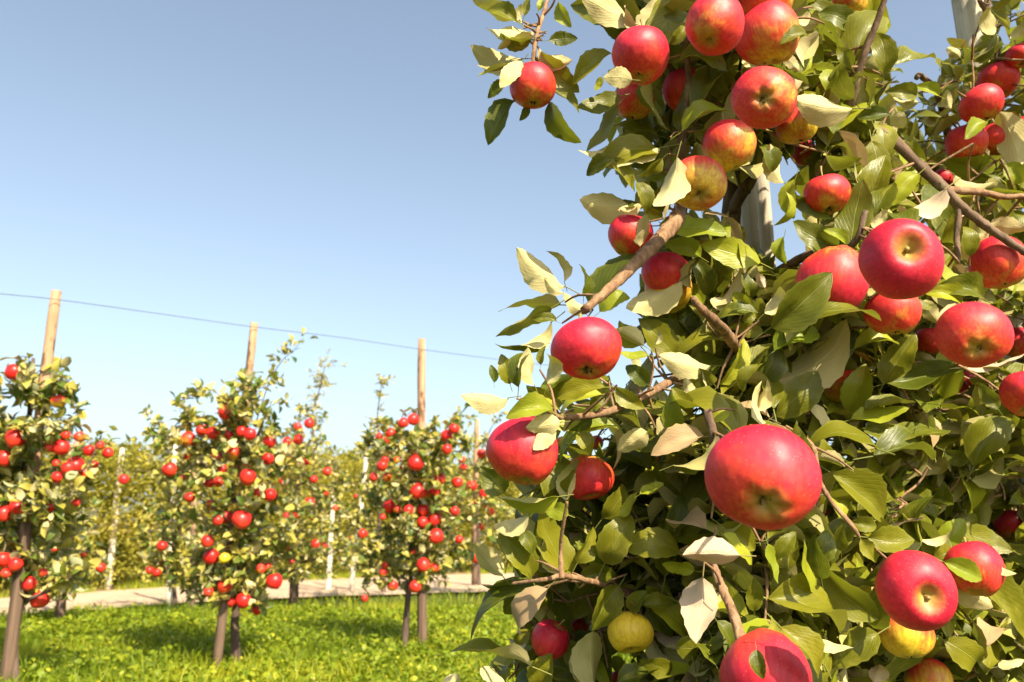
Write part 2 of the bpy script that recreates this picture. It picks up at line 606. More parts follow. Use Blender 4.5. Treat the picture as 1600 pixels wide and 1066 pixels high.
def blades(name, n, xr, yr, hmin, hmax, wid, mat, edge=True, seedz=0.0, label=None):
    x = rng.uniform(*xr, n); y = yr[0] + (yr[1] - yr[0]) * rng.random(n) ** 1.25
    if edge:
        lim = near_y(x) - rng.random(n) ** 2 * 0.5 + 0.10 + 0.45 * vnoise(x, y * 0, 1.4, 2.0)
        k = y < lim
        x, y = x[k], y[k]
    n = len(x)
    lump = vnoise(x, y, 2.3, seedz) * 0.5 + vnoise(x, y, 7.0, seedz + 4) * 0.5
    h = (hmin + (hmax - hmin) * rng.random(n) ** 1.5) * (1.0 + 1.5 * lump)
    h = np.clip(h, 0.02, None)
    a = rng.uniform(0, 2 * PI, n)
    lean = rng.uniform(0.1, 0.8, n) * h
    la = rng.uniform(0, 2 * PI, n)
    w = wid * rng.uniform(0.6, 1.4, n)
    z0 = np.array([gz(p, q) for p, q in zip(x, y)]) - 0.005
    dx, dy = np.cos(a) * w, np.sin(a) * w
    lx, ly = np.cos(la) * lean, np.sin(la) * lean
    V = np.empty((n, 5, 3))
    V[:, 0] = np.stack([x - dx, y - dy, z0], 1); V[:, 1] = np.stack([x + dx, y + dy, z0], 1)
    V[:, 2] = np.stack([x - dx * .8 + lx * .35, y - dy * .8 + ly * .35, z0 + h * .6], 1)
    V[:, 3] = np.stack([x + dx * .8 + lx * .35, y + dy * .8 + ly * .35, z0 + h * .6], 1)
    V[:, 4] = np.stack([x + lx, y + ly, z0 + h * .95], 1)
    b = np.arange(n)[:, None] * 5
    F = np.concatenate([b + [0, 1, 3], b + [0, 3, 2], b + [2, 3, 4]])
    r = np.clip(0.45 + 0.9 * vnoise(x, y, 1.1, seedz + 8) + rng.normal(0, 0.16, n), 0, 1)
    R = np.repeat(r, 5).astype(np.float32)
    o = obj(name, np_mesh(name, V.reshape(-1, 3), F, mat, None, R, False))
    tag(o, label, 'grass', None, 'stuff')
    return o


def weeds(name, n, xr, yr, size, mat, zr, edge=True, label=None, cat='weeds'):
    """small broad leaves on unseen stems, in clumps"""
    m = max(1, n // 14)
    cx = rng.uniform(*xr, m); cy = yr[0] + (yr[1] - yr[0]) * rng.random(m) ** 1.2
    k = vnoise(cx, cy, 1.2, 21.0) > -0.18
    cx, cy = cx[k], cy[k]
    m = len(cx)
    x = np.repeat(cx, 14) + rng.normal(0, 0.045, m * 14); y = np.repeat(cy, 14) + rng.normal(0, 0.045, m * 14)
    hz = np.repeat(rng.uniform(zr[0], zr[1], m), 14) * rng.uniform(0.35, 1.0, m * 14)
    if edge:
        k = y < near_y(x) - 0.15
        x, y, hz = x[k], y[k], hz[k]
    n = len(x)
    return leaf_quads(name, np.stack([x, y, hz], 1), size, mat, label=label, cat=cat, up=0.8)


def leaf_quads(name, C, size, mat, label=None, cat=None, up=0.5, rbias=None, parent=None, long=1.0):
    n = len(C)
    nrm = rng.normal(0, 1, (n, 3)); nrm[:, 2] = np.abs(nrm[:, 2]) + up
    nrm /= np.linalg.norm(nrm, axis=1)[:, None]
    t = rng.normal(0, 1, (n, 3)); t -= nrm * (t * nrm).sum(1)[:, None]
    t /= np.linalg.norm(t, axis=1)[:, None]
    s = np.cross(nrm, t)
    L = (size * rng.uniform(0.55, 1.35, n))[:, None]
    Wd = L * 0.30 / long
    V = np.empty((n, 6, 3))
    V[:, 0] = C - t * L * .5
    V[:, 1] = C - t * L * .12 + s * Wd + nrm * L * .08
    V[:, 2] = C + t * L * .18 + s * Wd * .85 + nrm * L * .08
    V[:, 3] = C + t * L * .5 - nrm * L * .1
    V[:, 4] = C + t * L * .18 - s * Wd * .85 + nrm * L * .08
    V[:, 5] = C - t * L * .12 - s * Wd + nrm * L * .08
    b = np.arange(n)[:, None] * 6
    F = np.concatenate([b + [0, 1, 5], b + [1, 2, 4], b + [1, 4, 5], b + [2, 3, 4]])
    r = np.clip((0.5 if rbias is None else rbias) + rng.normal(0, 0.2, n), 0, 1)
    R = np.repeat(r, 6).astype(np.float32)
    o = obj(name, np_mesh(name, V.reshape(-1, 3), F, mat, None, R, False))
    if parent is not None:
        o.parent = parent; o.matrix_basis = parent.matrix_basis.inverted()
    tag(o, label, cat, None, 'stuff')
    return o


blades('grass', 130000, (-5.2, 2.6), (2.6, 8.2), 0.03, 0.13, 0.0022, M_GRASS, label='lush bright green grass growing between the tree rows')
blades('far_grass', 40000, (-9.0, 9.0), (2.0, 14.0), 0.05, 0.13, 0.004, M_GRASS, seedz=3.0, label='green grass along the near edge of the gravel path')
_bx = rng.uniform(-8, 8, 16000)
def verge(name, x, y, h, mat, label):
    n = len(x)
    keepn = vnoise(x, y, 1.6, 5.0) > -0.1
    x, y = x[keepn], y[keepn]; n = len(x)
    hh = h * rng.uniform(0.4, 1.3, n); a = rng.uniform(0, 2 * PI, n); w = 0.005
    lx, ly = rng.normal(0, .3, n) * hh, rng.normal(0, .3, n) * hh
    V = np.stack([np.stack([x - np.cos(a) * w, y - np.sin(a) * w, np.zeros(n)], 1), np.stack([x + np.cos(a) * w, y + np.sin(a) * w, np.zeros(n)], 1), np.stack([x + lx, y + ly, hh], 1)], 1)
    F = np.arange(n)[:, None] * 3 + [0, 1, 2]
    r = np.clip(0.6 + rng.normal(0, .25, n), 0, 1)
    tag(obj(name, np_mesh(name, V.reshape(-1, 3), F, mat, None, np.repeat(r, 3).astype(np.float32), False)), label, 'grass', None, 'stuff')
verge('verge_grass', _bx, far_y(_bx) + rng.uniform(-.25, 1.1, 16000) , 0.13, M_GRASS, 'sparse grass tufts along the far edge of the gravel path')
_bx = rng.uniform(-8, 8, 9000)
_t = rng.random(9000)
verge('path_weeds', _bx, near_y(_bx) * (1 - _t) + far_y(_bx) * _t * 1.0 , 0.035, M_GRASS, 'short stray grass growing through the gravel of the path')
weeds('ground_cover', 105000, (-5.0, 2.4), (2.6, 7.6), 0.036, M_WEED, (0.03, 0.12), label='low leafy weeds and clover growing through the grass')

# ------------------------------------------------------------------ hedge beyond the path
def hedge(n, x0, x1, size, deep, H, name):
    hx = rng.uniform(x0, x1, n)
    hb = far_y(hx) + 0.9 + 0.02 * hx
    th = rng.beta(1.2, 2.2, n) * 1.8 + deep
    hn = np.array([noise.noise(Vector((a * 0.55, 1.7, deep))) + 0.6 * noise.noise(Vector((a * 1.9, 5.7, deep))) for a in hx])
    front = np.array([noise.noise(Vector((a * 1.3, 0, 3))) for a in hx]) * 0.5
    zz = rng.beta(1.25, 1.0, n)
    Hh = (H + 0.42 * hn) * (1 - 0.10 * (th - deep - 0.9) ** 2) + 0.25 * rng.normal(0, 0.35, n).clip(-1, 1)
    hy = hb + th - 0.35 * np.sin(zz * PI) + front
    C3 = np.stack([hx, hy, 0.02 + zz * Hh], 1)
    cl = np.array([noise.noise(Vector((p[0] * 3.1, p[1] * 3.1, p[2] * 3.1))) for p in C3])
    keep = cl > -0.28
    C, cl = C3[keep], cl[keep]
    n = len(C)
    nrm = rng.normal(0, 1, (n, 3)); nrm[:, 2] = np.abs(nrm[:, 2]) + 0.4
    nrm /= np.linalg.norm(nrm, axis=1)[:, None]
    t = rng.normal(0, 1, (n, 3)); t[:, 2] += 0.5; t -= nrm * (t * nrm).sum(1)[:, None]
    t /= np.linalg.norm(t, axis=1)[:, None]
    sv = np.cross(nrm, t)
    L = (size * rng.uniform(0.55, 1.35, n))[:, None]
    V = np.stack([C - t * L * .5, C + sv * L * .22 + nrm * L * .08, C + t * L * .5, C - sv * L * .22 + nrm * L * .08], 1)
    F = np.concatenate([np.arange(n)[:, None] * 4 + [0, 1, 2], np.arange(n)[:, None] * 4 + [0, 2, 3]])
    r = np.clip(0.5 + 0.8 * cl + rng.normal(0, 0.10, n), 0, 1)
    o = obj(name, np_mesh(name, V.reshape(-1, 3), F, M_HEDGE, None, np.repeat(r, 4).astype(np.float32), False))
    return o


tag(hedge(190000, -11, 9, 0.070, 0.0, 2.05, 'hedge_foliage'), 'tall yellow-green hedge of willowy shrubs beyond the gravel path', 'hedge', None, 'stuff')
tag(hedge(120000, -13, 20, 0.15, 1.6, 2.1, 'thicket_foliage'), 'dense darker thicket standing behind the front of the hedge', 'thicket', None, 'stuff')

# ------------------------------------------------------------------ posts, stakes, wire
def post(name, top_px, base_px, r, mat, label, cat, group=None, Y=None, sides=14, knot=True):
    base = G(*base_px)
    top = atY(top_px[0], top_px[1], base.y)
    base.z = -0.03
    pts = []
    n = 14
    sd_ = random.random() * 50
    for i in range(n + 1):
        t = i / n
        p = base.lerp(top, t)
        p.x += 0.006 * noise.noise(Vector((t * 3, sd_, 0)))
        pts.append((p - base, r * .78 * (1.08 - 0.16 * t) * (1 + 0.05 * noise.noise(Vector((t * 6, sd_, 4))))))
    pts[-1] = (pts[-1][0], pts[-1][1] * 0.93)
    V, F, UV = tube(pts, sides, 0.10, sd_)
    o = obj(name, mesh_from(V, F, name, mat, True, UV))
    o.matrix_basis = Matrix.Translation(base)
    tag(o, label, cat, group)
    return base, top


GP = 'round wooden posts of the middle row'
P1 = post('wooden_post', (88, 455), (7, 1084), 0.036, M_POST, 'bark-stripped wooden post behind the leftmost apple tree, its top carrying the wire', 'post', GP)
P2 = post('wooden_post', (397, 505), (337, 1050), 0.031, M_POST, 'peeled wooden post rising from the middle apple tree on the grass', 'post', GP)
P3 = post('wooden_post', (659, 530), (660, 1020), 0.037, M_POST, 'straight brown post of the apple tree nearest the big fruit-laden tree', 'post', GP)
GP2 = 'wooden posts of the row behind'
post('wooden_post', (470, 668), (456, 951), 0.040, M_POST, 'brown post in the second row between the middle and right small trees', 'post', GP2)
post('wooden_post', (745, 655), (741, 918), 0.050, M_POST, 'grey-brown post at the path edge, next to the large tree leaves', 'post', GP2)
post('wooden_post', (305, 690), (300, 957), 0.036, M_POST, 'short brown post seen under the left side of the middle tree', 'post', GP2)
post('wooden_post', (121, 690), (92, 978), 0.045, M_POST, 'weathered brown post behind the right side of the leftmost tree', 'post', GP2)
GS = 'pale stakes by the hedge'
post('pale_stake', (191, 700), (168, 922), 0.054, M_STAKE, 'tall whitish stake leaning right against the hedge on the left', 'stake', GS)
post('pale_stake', (274, 690), (264, 948), 0.036, M_STAKE, 'whitish stake seen beside the left edge of the middle tree', 'stake', GS)
post('pale_stake', (573, 715), (548, 925), 0.042, M_STAKE, 'slanting white stake left of the right small tree', 'stake', GS)
post('pale_stake', (521, 775), (512, 925), 0.042, M_STAKE, 'low pale stake among the greenery between two small trees', 'stake', GS)
# the tall posts of the near row: square-sawn pair behind the big tree, one more at the top right
def straight_post(px, d, r, z0, z1, mat, label, lean=0.0, sides=14):
    q = P(px[0], px[1], d)
    base = Vector((q.x, q.y, z0)); top = Vector((q.x + lean, q.y, z1))
    n = 20; sd_ = random.random() * 30
    pts = [(base.lerp(top, i / n) - base, r * (1 + 0.05 * noise.noise(Vector((i * .5, sd_, 1))))) for i in range(n + 1)]
    V, F, UV = tube(pts, sides, 0.07, sd_)
    o = obj('wooden_post', mesh_from(V, F, 'near_post', mat, True, UV))
    o.matrix_basis = Matrix.Translation(base)
    tag(o, label, 'post', 'tall grey posts of the near row')
    return o


straight_post((1168, 330), 1.72, 0.021, -0.03, 1.72, M_POSTGREY, 'pale grey post standing behind the apples of the large tree, beside its trunk')
straight_post((1194, 330), 1.76, 0.016, -0.03, 1.72, M_POSTGREY, 'mossy grey post close against the right of the paler post')
straight_post((1516, 30), 1.95, 0.033, -0.03, 2.35, M_POSTGREY, 'grey post rising into the sky at the top right corner')

# wire strung along the post tops
wp = [(atY(-160, 441, P1[0].y - 0.55), .0022), (atY(0, 459, P1[0].y - 0.22), .0022), (atY(88, 468, P1[0].y - 0.035), .0022), (atY(240, 489, (P1[0].y + P2[0].y) / 2), .0022), (atY(397, 511, P2[0].y - .035), .0022),
      (atY(530, 527, (P3[0].y + P2[0].y) / 2), .0022), (atY(659, 546, P3[0].y - 0.035), .0022), (atY(765, 560, P3[0].y + 0.6), .0022), (atY(900, 576, P3[0].y + 1.4), .0022)]
o0 = wp[0][0].copy()
V, F, UV = tube([(p - o0, r) for p, r in catmull(wp, 6)], 6)
w = obj('trellis_wire', mesh_from(V, F, 'wire', M_WIRE, True, UV)); w.matrix_basis = Matrix.Translation(o0)
tag(w, 'thin grey wire sagging from post top to post top against the sky', 'wire')


# ------------------------------------------------------------------ leaf meshes
def leaf_geo(nl, nw, fold, curl, twist, wave, width, seed, petiole=True):
    """leaf of length 1 along +Y, upper face +Z"""
    R = random.Random(seed)
    V, F, UV = [], [], []
    ph = R.uniform(0, 6)
    ph2 = R.uniform(0, 6)
    sk = R.uniform(-0.05, 0.05)
    y = z = 0.0
    ang0 = -curl * 0.35
    prevv = 0
    for i in range(nl + 1):
        v = i / nl
        ang = ang0 + curl * v ** 1.3
        dv = v - prevv; prevv = v
        y += dv * math.cos(ang); z -= dv * math.sin(ang)
        vv = v ** 0.92
        hw = 0.5 * width * max(0.0, math.sin(PI * min(1, vv))) ** 0.68 * (1.06 - 0.30 * v)
        if i == nl: hw = 0.004
        if i == 0: hw = 0.012
        tw = twist * v
        side_bend = sk * math.sin(PI * v)
        for j in range(nw + 1):
            u = -1 + 2 * j / nw
            ser = 1 + (0.07 * (1 if i % 2 else -0.3) if abs(u) > 0.99 and 0 < i < nl else 0)
            x = u * hw * ser
            f = fold * (1 - 0.55 * v)
            zz_ = abs(x) * f + wave * math.sin(v * 8 + ph + (1.6 if u > 0 else 0)) * abs(u) ** 1.5 * 0.5 * width * math.sin(PI * v)
            zz_ += 0.012 * math.sin(v * 17 + ph2) * (1 - abs(u)) * (0 if nw < 4 else 1)
            X = x * math.cos(tw) - zz_ * math.sin(tw)
            Z = x * math.sin(tw) + zz_ * math.cos(tw)
            V.append((X + side_bend, y - Z * math.sin(-ang) * 0 + 0, z + Z))
            UV.append((0.5 + 0.5 * u, v))
    for i in range(nl):
        for j in range(nw):
            o = i * (nw + 1) + j
            F.append((o, o + 1, o + nw + 2, o + nw + 1))
    if petiole:
        c = len(V)
        w_ = 0.010
        for k, yy in enumerate((-0.26, -0.12, 0.02)):
            zz_ = -0.05 + 0.05 * k / 2 if k < 2 else -0.004
            V += [(-w_, yy, zz_), (w_, yy, zz_), (0, yy, zz_ - w_ * 1.4)]
            UV += [(0.5, 0.0)] * 3
        for k in range(2):
            for a, b in ((0, 1), (1, 2), (2, 0)):
                F.append((c + k * 3 + a, c + k * 3 + b, c + k * 3 + 3 + b, c + k * 3 + 3 + a))
    return V, F, UV


NV = 16
GEO = []
for i in range(NV):
    R_ = random.Random(100 + i)
    GEO.append(leaf_geo(12, 6, R_.uniform(0.15, 1.0), R_.choice([0.3, 0.6, 1.0, 1.4, -0.4, 1.9]), R_.uniform(-1.2, 1.2), R_.uniform(0.08, 0.30), 0.52, i))
GEO_FILL = []
for i in range(10):
    R_ = random.Random(300 + i)
    GEO_FILL.append(leaf_geo(7, 4, R_.uniform(0.1, 1.0), R_.choice([0.3, 0.7, 1.1, 1.7]), R_.uniform(-1.0, 1.0), R_.uniform(0.05, 0.26), 0.44, i + 40))
GEO_FAR = []
for i in range(6):
    R_ = random.Random(500 + i)
    GEO_FAR.append(leaf_geo(4, 2, R_.uniform(0.2, 0.8), R_.uniform(0.3, 1.4), R_.uniform(-0.7, 0.7), 0.08, 0.55, i + 80, False))
_lm = {}


def leaf_mesh(kind, idx, col):
    k = (kind, idx, col)
    if k not in _lm:
        V, F, UV = {'h': GEO, 'f': GEO_FILL, 'r': GEO_FAR}[kind][idx]
        mats = M_BGLEAF if kind == 'r' else M_LEAF
        _lm[k] = mesh_from(V, F, 'leaf_' + kind, mats[col], True, UV)
    return _lm[k]


def frame(org, ydir, nrm, L, sx=1.0):
    y = ydir.normalized()
    z = (nrm - y * nrm.dot(y))
    z = z.normalized() if z.length > 1e-6 else y.orthogonal().normalized()
    x = y.cross(z)
    M = Matrix((x * L * sx, y * L, z * L)).transposed().to_4x4()
    M.translation = org
    return M


# ------------------------------------------------------------------ apples
def apple_geo(seg, ring, seed, lob=0.03, hgt=0.90):
    """radius 1, stalk end +Z, calyx end -Z"""
    R = random.Random(seed)
    ph = R.uniform(0, 6)
    asym = R.uniform(-0.10, 0.10)
    V, F = [], []
    prof = []
    for i in range(ring + 1):
        t = PI * i / ring
        r = math.sin(t)
        z = math.cos(t) * hgt
        r = abs(r) ** 0.86
        z -= 0.02
        # dimples
        dtop = math.exp(-(r / 0.30) ** 2) if t < PI / 2 else 0
        dbot = math.exp(-(r / 0.24) ** 2) if t > PI / 2 else 0
        z += -0.36 * dtop + 0.22 * dbot
        if t > PI / 2: r *= 1 - 0.13 * ((t - PI / 2) / (PI / 2)) ** 1.2 * 1.0
        prof.append((r, z, t))
    for i, (r, z, t) in enumerate(prof):
        for k in range(seg):
            a = 2 * PI * k / seg
            low = max(0, (t - 1.2) / 1.9)
            l = 1 + lob * math.cos(5 * a + ph) * low + 0.035 * math.cos(2 * a + ph * 2) + asym * math.cos(a)
            zz_ = z * (1 + 0.09 * math.cos(a + ph)) + 0.03 * math.cos(5 * a + ph) * low * (1 if 0.15 < r < 0.8 else 0)
            V.append((r * math.cos(a) * l, r * math.sin(a) * l, zz_))
    for i in range(ring):
        for k in range(seg):
            k2 = (k + 1) % seg
            F.append((i * seg + k, (i + 1) * seg + k, (i + 1) * seg + k2, i * seg + k2))
    return V, F


APPLE_NEAR = [mesh_from(*apple_geo(48, 34, i, 0.045, h), 'apple_near', M_APPLE) for i, h in enumerate((0.88, 0.95, 0.84, 0.92, 0.98))]
APPLE_FAR = [mesh_from(*apple_geo(18, 14, i + 20, 0.03, 0.97), 'apple_far', M_APPLE_FAR) for i in range(3)]


def calyx_geo():
    V, F = [], []
    for k in range(5):
        a = 2 * PI * k / 5
        ca, sa = math.cos(a), math.sin(a)
        o = len(V)
        for (r, w_, z) in ((0.02, 0.045, -0.60), (0.085, 0.05, -0.70), (0.12, 0.030, -0.785), (0.085, 0.008, -0.83)):
            V += [(r * ca - w_ * sa, r * sa + w_ * ca, z), (r * ca + w_ * sa, r * sa - w_ * ca, z)]
        for q in range(3):
            F.append((o + q * 2, o + q * 2 + 1, o + q * 2 + 3, o + q * 2 + 2))
    return V, F


CALYX = mesh_from(*calyx_geo(), 'calyx', M_CALYX)
_sv, _sf, _suv = tube(catmull([(Vector((0, 0, 0.46)), .045), (Vector((0.02, 0, 0.75)), .035), (Vector((0.06, 0.02, 1.05)), .038), (Vector((0.12, 0.03, 1.25)), .055)], 4), 7)
_s2, _f2, _u2 = tube(catmull([(Vector((0, 0, 0.44)), .05), (Vector((0.01, 0, 0.58)), .045), (Vector((0.04, 0.01, 0.72)), .06)], 4), 7)
STALK_SHORT = mesh_from(_s2, _f2, 'stalk_short', M_STALK, True, _u2)
STALK = mesh_from(_sv, _sf, 'stalk', M_STALK, True, _suv)

APPLES = []      # (px,py,depth,radius_px,R)


def rot_from_pole(view_pt, u, v, pole, spin):
    """matrix whose -Z (calyx 'c') or +Z (stalk 's') shows at offset (u right, v down) on the disc"""
    tc = (CAM - view_pt).normalized()
    right = tc.cross(Vector((0, 0, 1))).normalized() * -1
    if right.x < 0: right = -right
    down = -(right.cross(tc) * -1)
    if down.z > 0: down = -down
    w_ = math.sqrt(max(0.0, 1 - u * u - v * v))
    dvec = (right * u + down * v + tc * w_).normalized()
    zax = dvec if pole == 's' else -dvec
    q = zax.to_track_quat('Z', 'Y')
    return q.to_matrix().to_4x4() @ Matrix.Rotation(spin, 4, 'Z')


# fg apples: (px, py, width px, height px, pole u, v, pole kind, ripeness, label, depth offset, tree)
#   pole u,v: where the calyx (c) or the stalk (s) shows, in radii from the centre of the disc
FGA = [
    (834, 136, 75, 74, -.02, .78, 'c', .62, 'small red apple hanging alone at the tip of the shoot against the sky', 0, 1),
    (1002, 83, 91, 80, -.1, .90, 'c', .66, 'pink-red apple with the sky on its left, third from the trunk at the top', 0, 1),
    (991, 159, 66, 68, -.1, .92, 'c', .50, 'rosy apple directly under another apple, a dark leaf crossing its right edge', .03, 1),
    (1072, 140, 72, 66, .2, .95, 'c', .54, 'shaded dull red apple half hidden behind two leaves near the trunk', .08, 1),
    (1120, 38, 93, 94, -.35, .45, 'c', .66, 'large apple at the top edge with a dark spot at its blossom end', -.02, 1),
    (1192, 155, 97, 97, .05, .0, 'c', .60, 'apple showing its green blossom end straight to the front', -.02, 1),
    (1140, 228, 82, 82, .2, .92, 'c', .44, 'yellow-red shaded apple resting on top of the grey post', .05, 1),
    (1243, 198, 64, 68, .3, .9, 'c', .42, 'orange-yellow apple tucked behind the right of the front-facing one', .06, 1),
    (1255, 238, 40, 44, .3, .9, 'c', .62, 'red apple sliver showing under the orange-yellow one', .16, 1),
    (1200, 55, 96, 84, .2, .92, 'c', .50, 'dull orange-brown apple in deep shade behind the topmost large one', .10, 1),
    (1196, 4, 84, 56, .1, .93, 'c', .48, 'yellowish apple cut by the top edge beside a dark twig', .04, 1),
    (1326, 4, 52, 44, .1, .95, 'c', .42, 'pink and yellow apple cut by the top edge, nearest the dark branch', .04, 1),
    (1290, 302, 73, 62, .1, .95, 'c', .56, 'red apple hanging just right of the post against a gap of sky', 0, 1),
    (1090, 286, 88, 92, .1, .52, 'c', .46, 'round apple above the pruned branch stub, red above and green below', 0, 1),
    (984, 367, 70, 78, -.3, .93, 'c', .60, 'dark wine-red apple in shade behind the branch, sky on its left', .05, 1),
    (1040, 424, 72, 64, .2, .95, 'c', .66, 'bright red apple below the branch stub with a leaf corner over it', .07, 1),
    (1046, 450, 76, 74, .2, .95, 'c', .34, 'shaded yellow-green apple behind a broad leaf under the branch', .12, 1),
    (912, 546, 108, 103, .15, .80, 'c', .70, 'glossy red apple hanging clear below the leafy branch tip, sky behind', -.03, 1),
    (1408, 406, 125, 111, .27, -.36, 's', .68, 'large red apple turned so that its yellow stalk hollow shows', -.03, 1),
    (1299, 438, 106, 90, -.2, .93, 's', .62, 'red apple touching the left of the one with the yellow hollow', .04, 1),
    (1394, 488, 82, 82, .1, .95, 'c', .52, 'orange-red apple wedged below two larger touching apples', .07, 1),
    (1523, 526, 106, 84, .02, .42, 'c', .68, 'squat red apple with shaded blossom end at the right side', -.02, 1),
    (1450, 532, 48, 60, -.2, .95, 'c', .62, 'dark red apple peeping from behind the squat one', .08, 1),
    (1560, 412, 88, 80, .1, .9, 'c', .58, 'crimson apple in shade under the arching branch at the right', .04, 2),
    (1594, 536, 50, 62, .1, .93, 'c', .64, 'dark red apple at the right edge behind a tan leaf', .10, 2),
    (1602, 613, 78, 92, .0, .90, 'c', .62, 'red apple cut by the right edge halfway down', -.02, 1),
    (1506, 598, 46, 44, .1, .93, 'c', .66, 'small dark red apple deep in shade beneath the squat apple', .22, 1),
    (1318, 606, 62, 66, .1, .95, 'c', .38, 'dull orange apple hidden behind an upright yellow-green leaf', .10, 1),
    (1190, 744, 170, 158, .07, .58, 'c', .74, 'biggest red apple, low in the middle of the large tree', 0, 1),
    (816, 704, 108, 106, .1, .93, 'c', .66, 'red apple at the left edge of the large tree with pale leaf over it', -.03, 1),
    (920, 748, 78, 72, .1, .93, 's', .50, 'orange-red striped apple between two leaves, beside the left-edge one', .03, 1),
    (930, 692, 24, 24, .1, .93, 'c', .60, 'tiny patch of red apple in the shade above the striped one', .14, 1),
    (878, 690, 20, 20, .1, .93, 'c', .30, 'tiny orange apple behind the twig left of the trunk', .12, 1),
    (860, 998, 62, 74, .5, -.75, 's', .68, 'deep red apple hanging on a long stalk beside the curled tan leaf', 0, 1),
    (906, 977, 28, 28, .1, .93, 'c', .64, 'small dark red apple under the bright green leaf, by the deep red one', .06, 1),
    (986, 989, 70, 66, .0, .95, 's', -.30, 'the only bright yellow apple, under green leaves near the bottom', -.07, 1),
    (1427, 920, 119, 106, .42, .30, 's', .66, 'deep red apple low at the right with stalk end facing out', -.03, 1),
    (1419, 992, 84, 72, .0, .95, 'c', .38, 'orange-yellow apple in shade directly beneath the deep red one', .05, 1),
    (1196, 1058, 140, 118, .1, .93, 's', .68, 'big dark red apple cut by the bottom edge behind a brown twig', 0, 1),
    (1520, 888, 84, 52, .1, .93, 'c', .6, 'red and yellow apple mostly hidden behind leaves at the lower right', .08, 1),
    (1452, 1064, 70, 34, .1, .93, 'c', .34, 'yellow-orange apple at the bottom edge under dark leaves', .08, 1),
    (963, 1060, 22, 34, .1, .93, 'c', .66, 'sliver of dark red apple at the bottom edge below the yellow one', .10, 1),
    (1531, 164, 64, 62, .3, .9, 'c', .60, 'bright red apple with a round highlight, upper right tree', 0, 2),
    (1560, 124, 62, 50, .1, .93, 'c', .62, 'dark red apple behind the highlighted one at the upper right', .14, 2),
    (1508, 224, 62, 50, .1, .93, 'c', .62, 'shaded crimson apple with a yellow leaf over it, upper right tree', .02, 2),
    (1562, 216, 56, 64, .1, .93, 'c', .56, 'dark red apple behind the tall pale leaf at the upper right', .06, 2),
    (1474, 279, 32, 30, .1, .93, 'c', .66, 'small crimson apple beside the arching branch', .10, 2),
    (1592, 86, 42, 28, .1, .93, 'c', .62, 'red apple at the right edge near the top', .02, 2),
    (1600, 196, 32, 38, .1, .93, 'c', .62, 'bright red apple at the right edge behind the pale leaf', .08, 2),
    (1361, 240, 20, 16, .1, .93, 'c', .62, 'tiny red apple in the foliage left of the arching branch', .25, 2),
    (1578, 818, 50, 36, .1, .93, 'c', .68, 'dark red apple in deep shade at the right edge low down', .14, 2),
    (1430, 752, 18, 14, .1, .93, 'c', .62, 'tiny pink-red apple in the shadowy foliage right of the biggest apple', .30, 2),
    (1296, 802, 16, 14, .1, .93, 'c', .60, 'tiny pink apple just right of the biggest apple, by a twig', .05, 1),
]


def base_depth(dia):
    return 0.95 * (95.0 / dia) ** 0.6


for i, (px, py, w_, h_, u, v, pole, ripe, label, dd, tr) in enumerate(FGA):
    dia = (w_ * max(w_, h_)) ** 0.5 if min(w_, h_) > 0.7 * max(w_, h_) else max(w_, h_)
    d = base_depth(max(dia, 52 if tr == 1 else 56)) + dd
    if tr == 2: d += 0.22
    rad = w_ * d / FPX / 2
    APPLES.append((px, py, d, max(w_, h_) / 2, rad))
    c = P(px, py, d)
    M = Matrix.Translation(c) @ rot_from_pole(c, u, v, pole, random.uniform(0, 6)) @ Matrix.Scale(rad, 4)
    # match the photographed height by squashing along the view's vertical
    o = bpy.data.objects.new('apple', APPLE_NEAR[i % 5])
    COL.objects.link(o)
    o.matrix_basis = M
    o.color = (ripe * 0.78 + 0.22 if ripe >= 0 else 0.0, 0, 0, 1)
    tag(o, label, 'apple', 'apples on the large near tree' if tr == 1 else 'apples on the tree at the right edge')
    if max(w_, h_) > 30:
        for nm, me in (('calyx', CALYX), ('stalk', STALK_SHORT if pole == 's' and v > -.7 else STALK)):
            k = bpy.data.objects.new(nm, me); COL.objects.link(k); k.parent = o
            k.matrix_basis = Matrix.Identity(4)

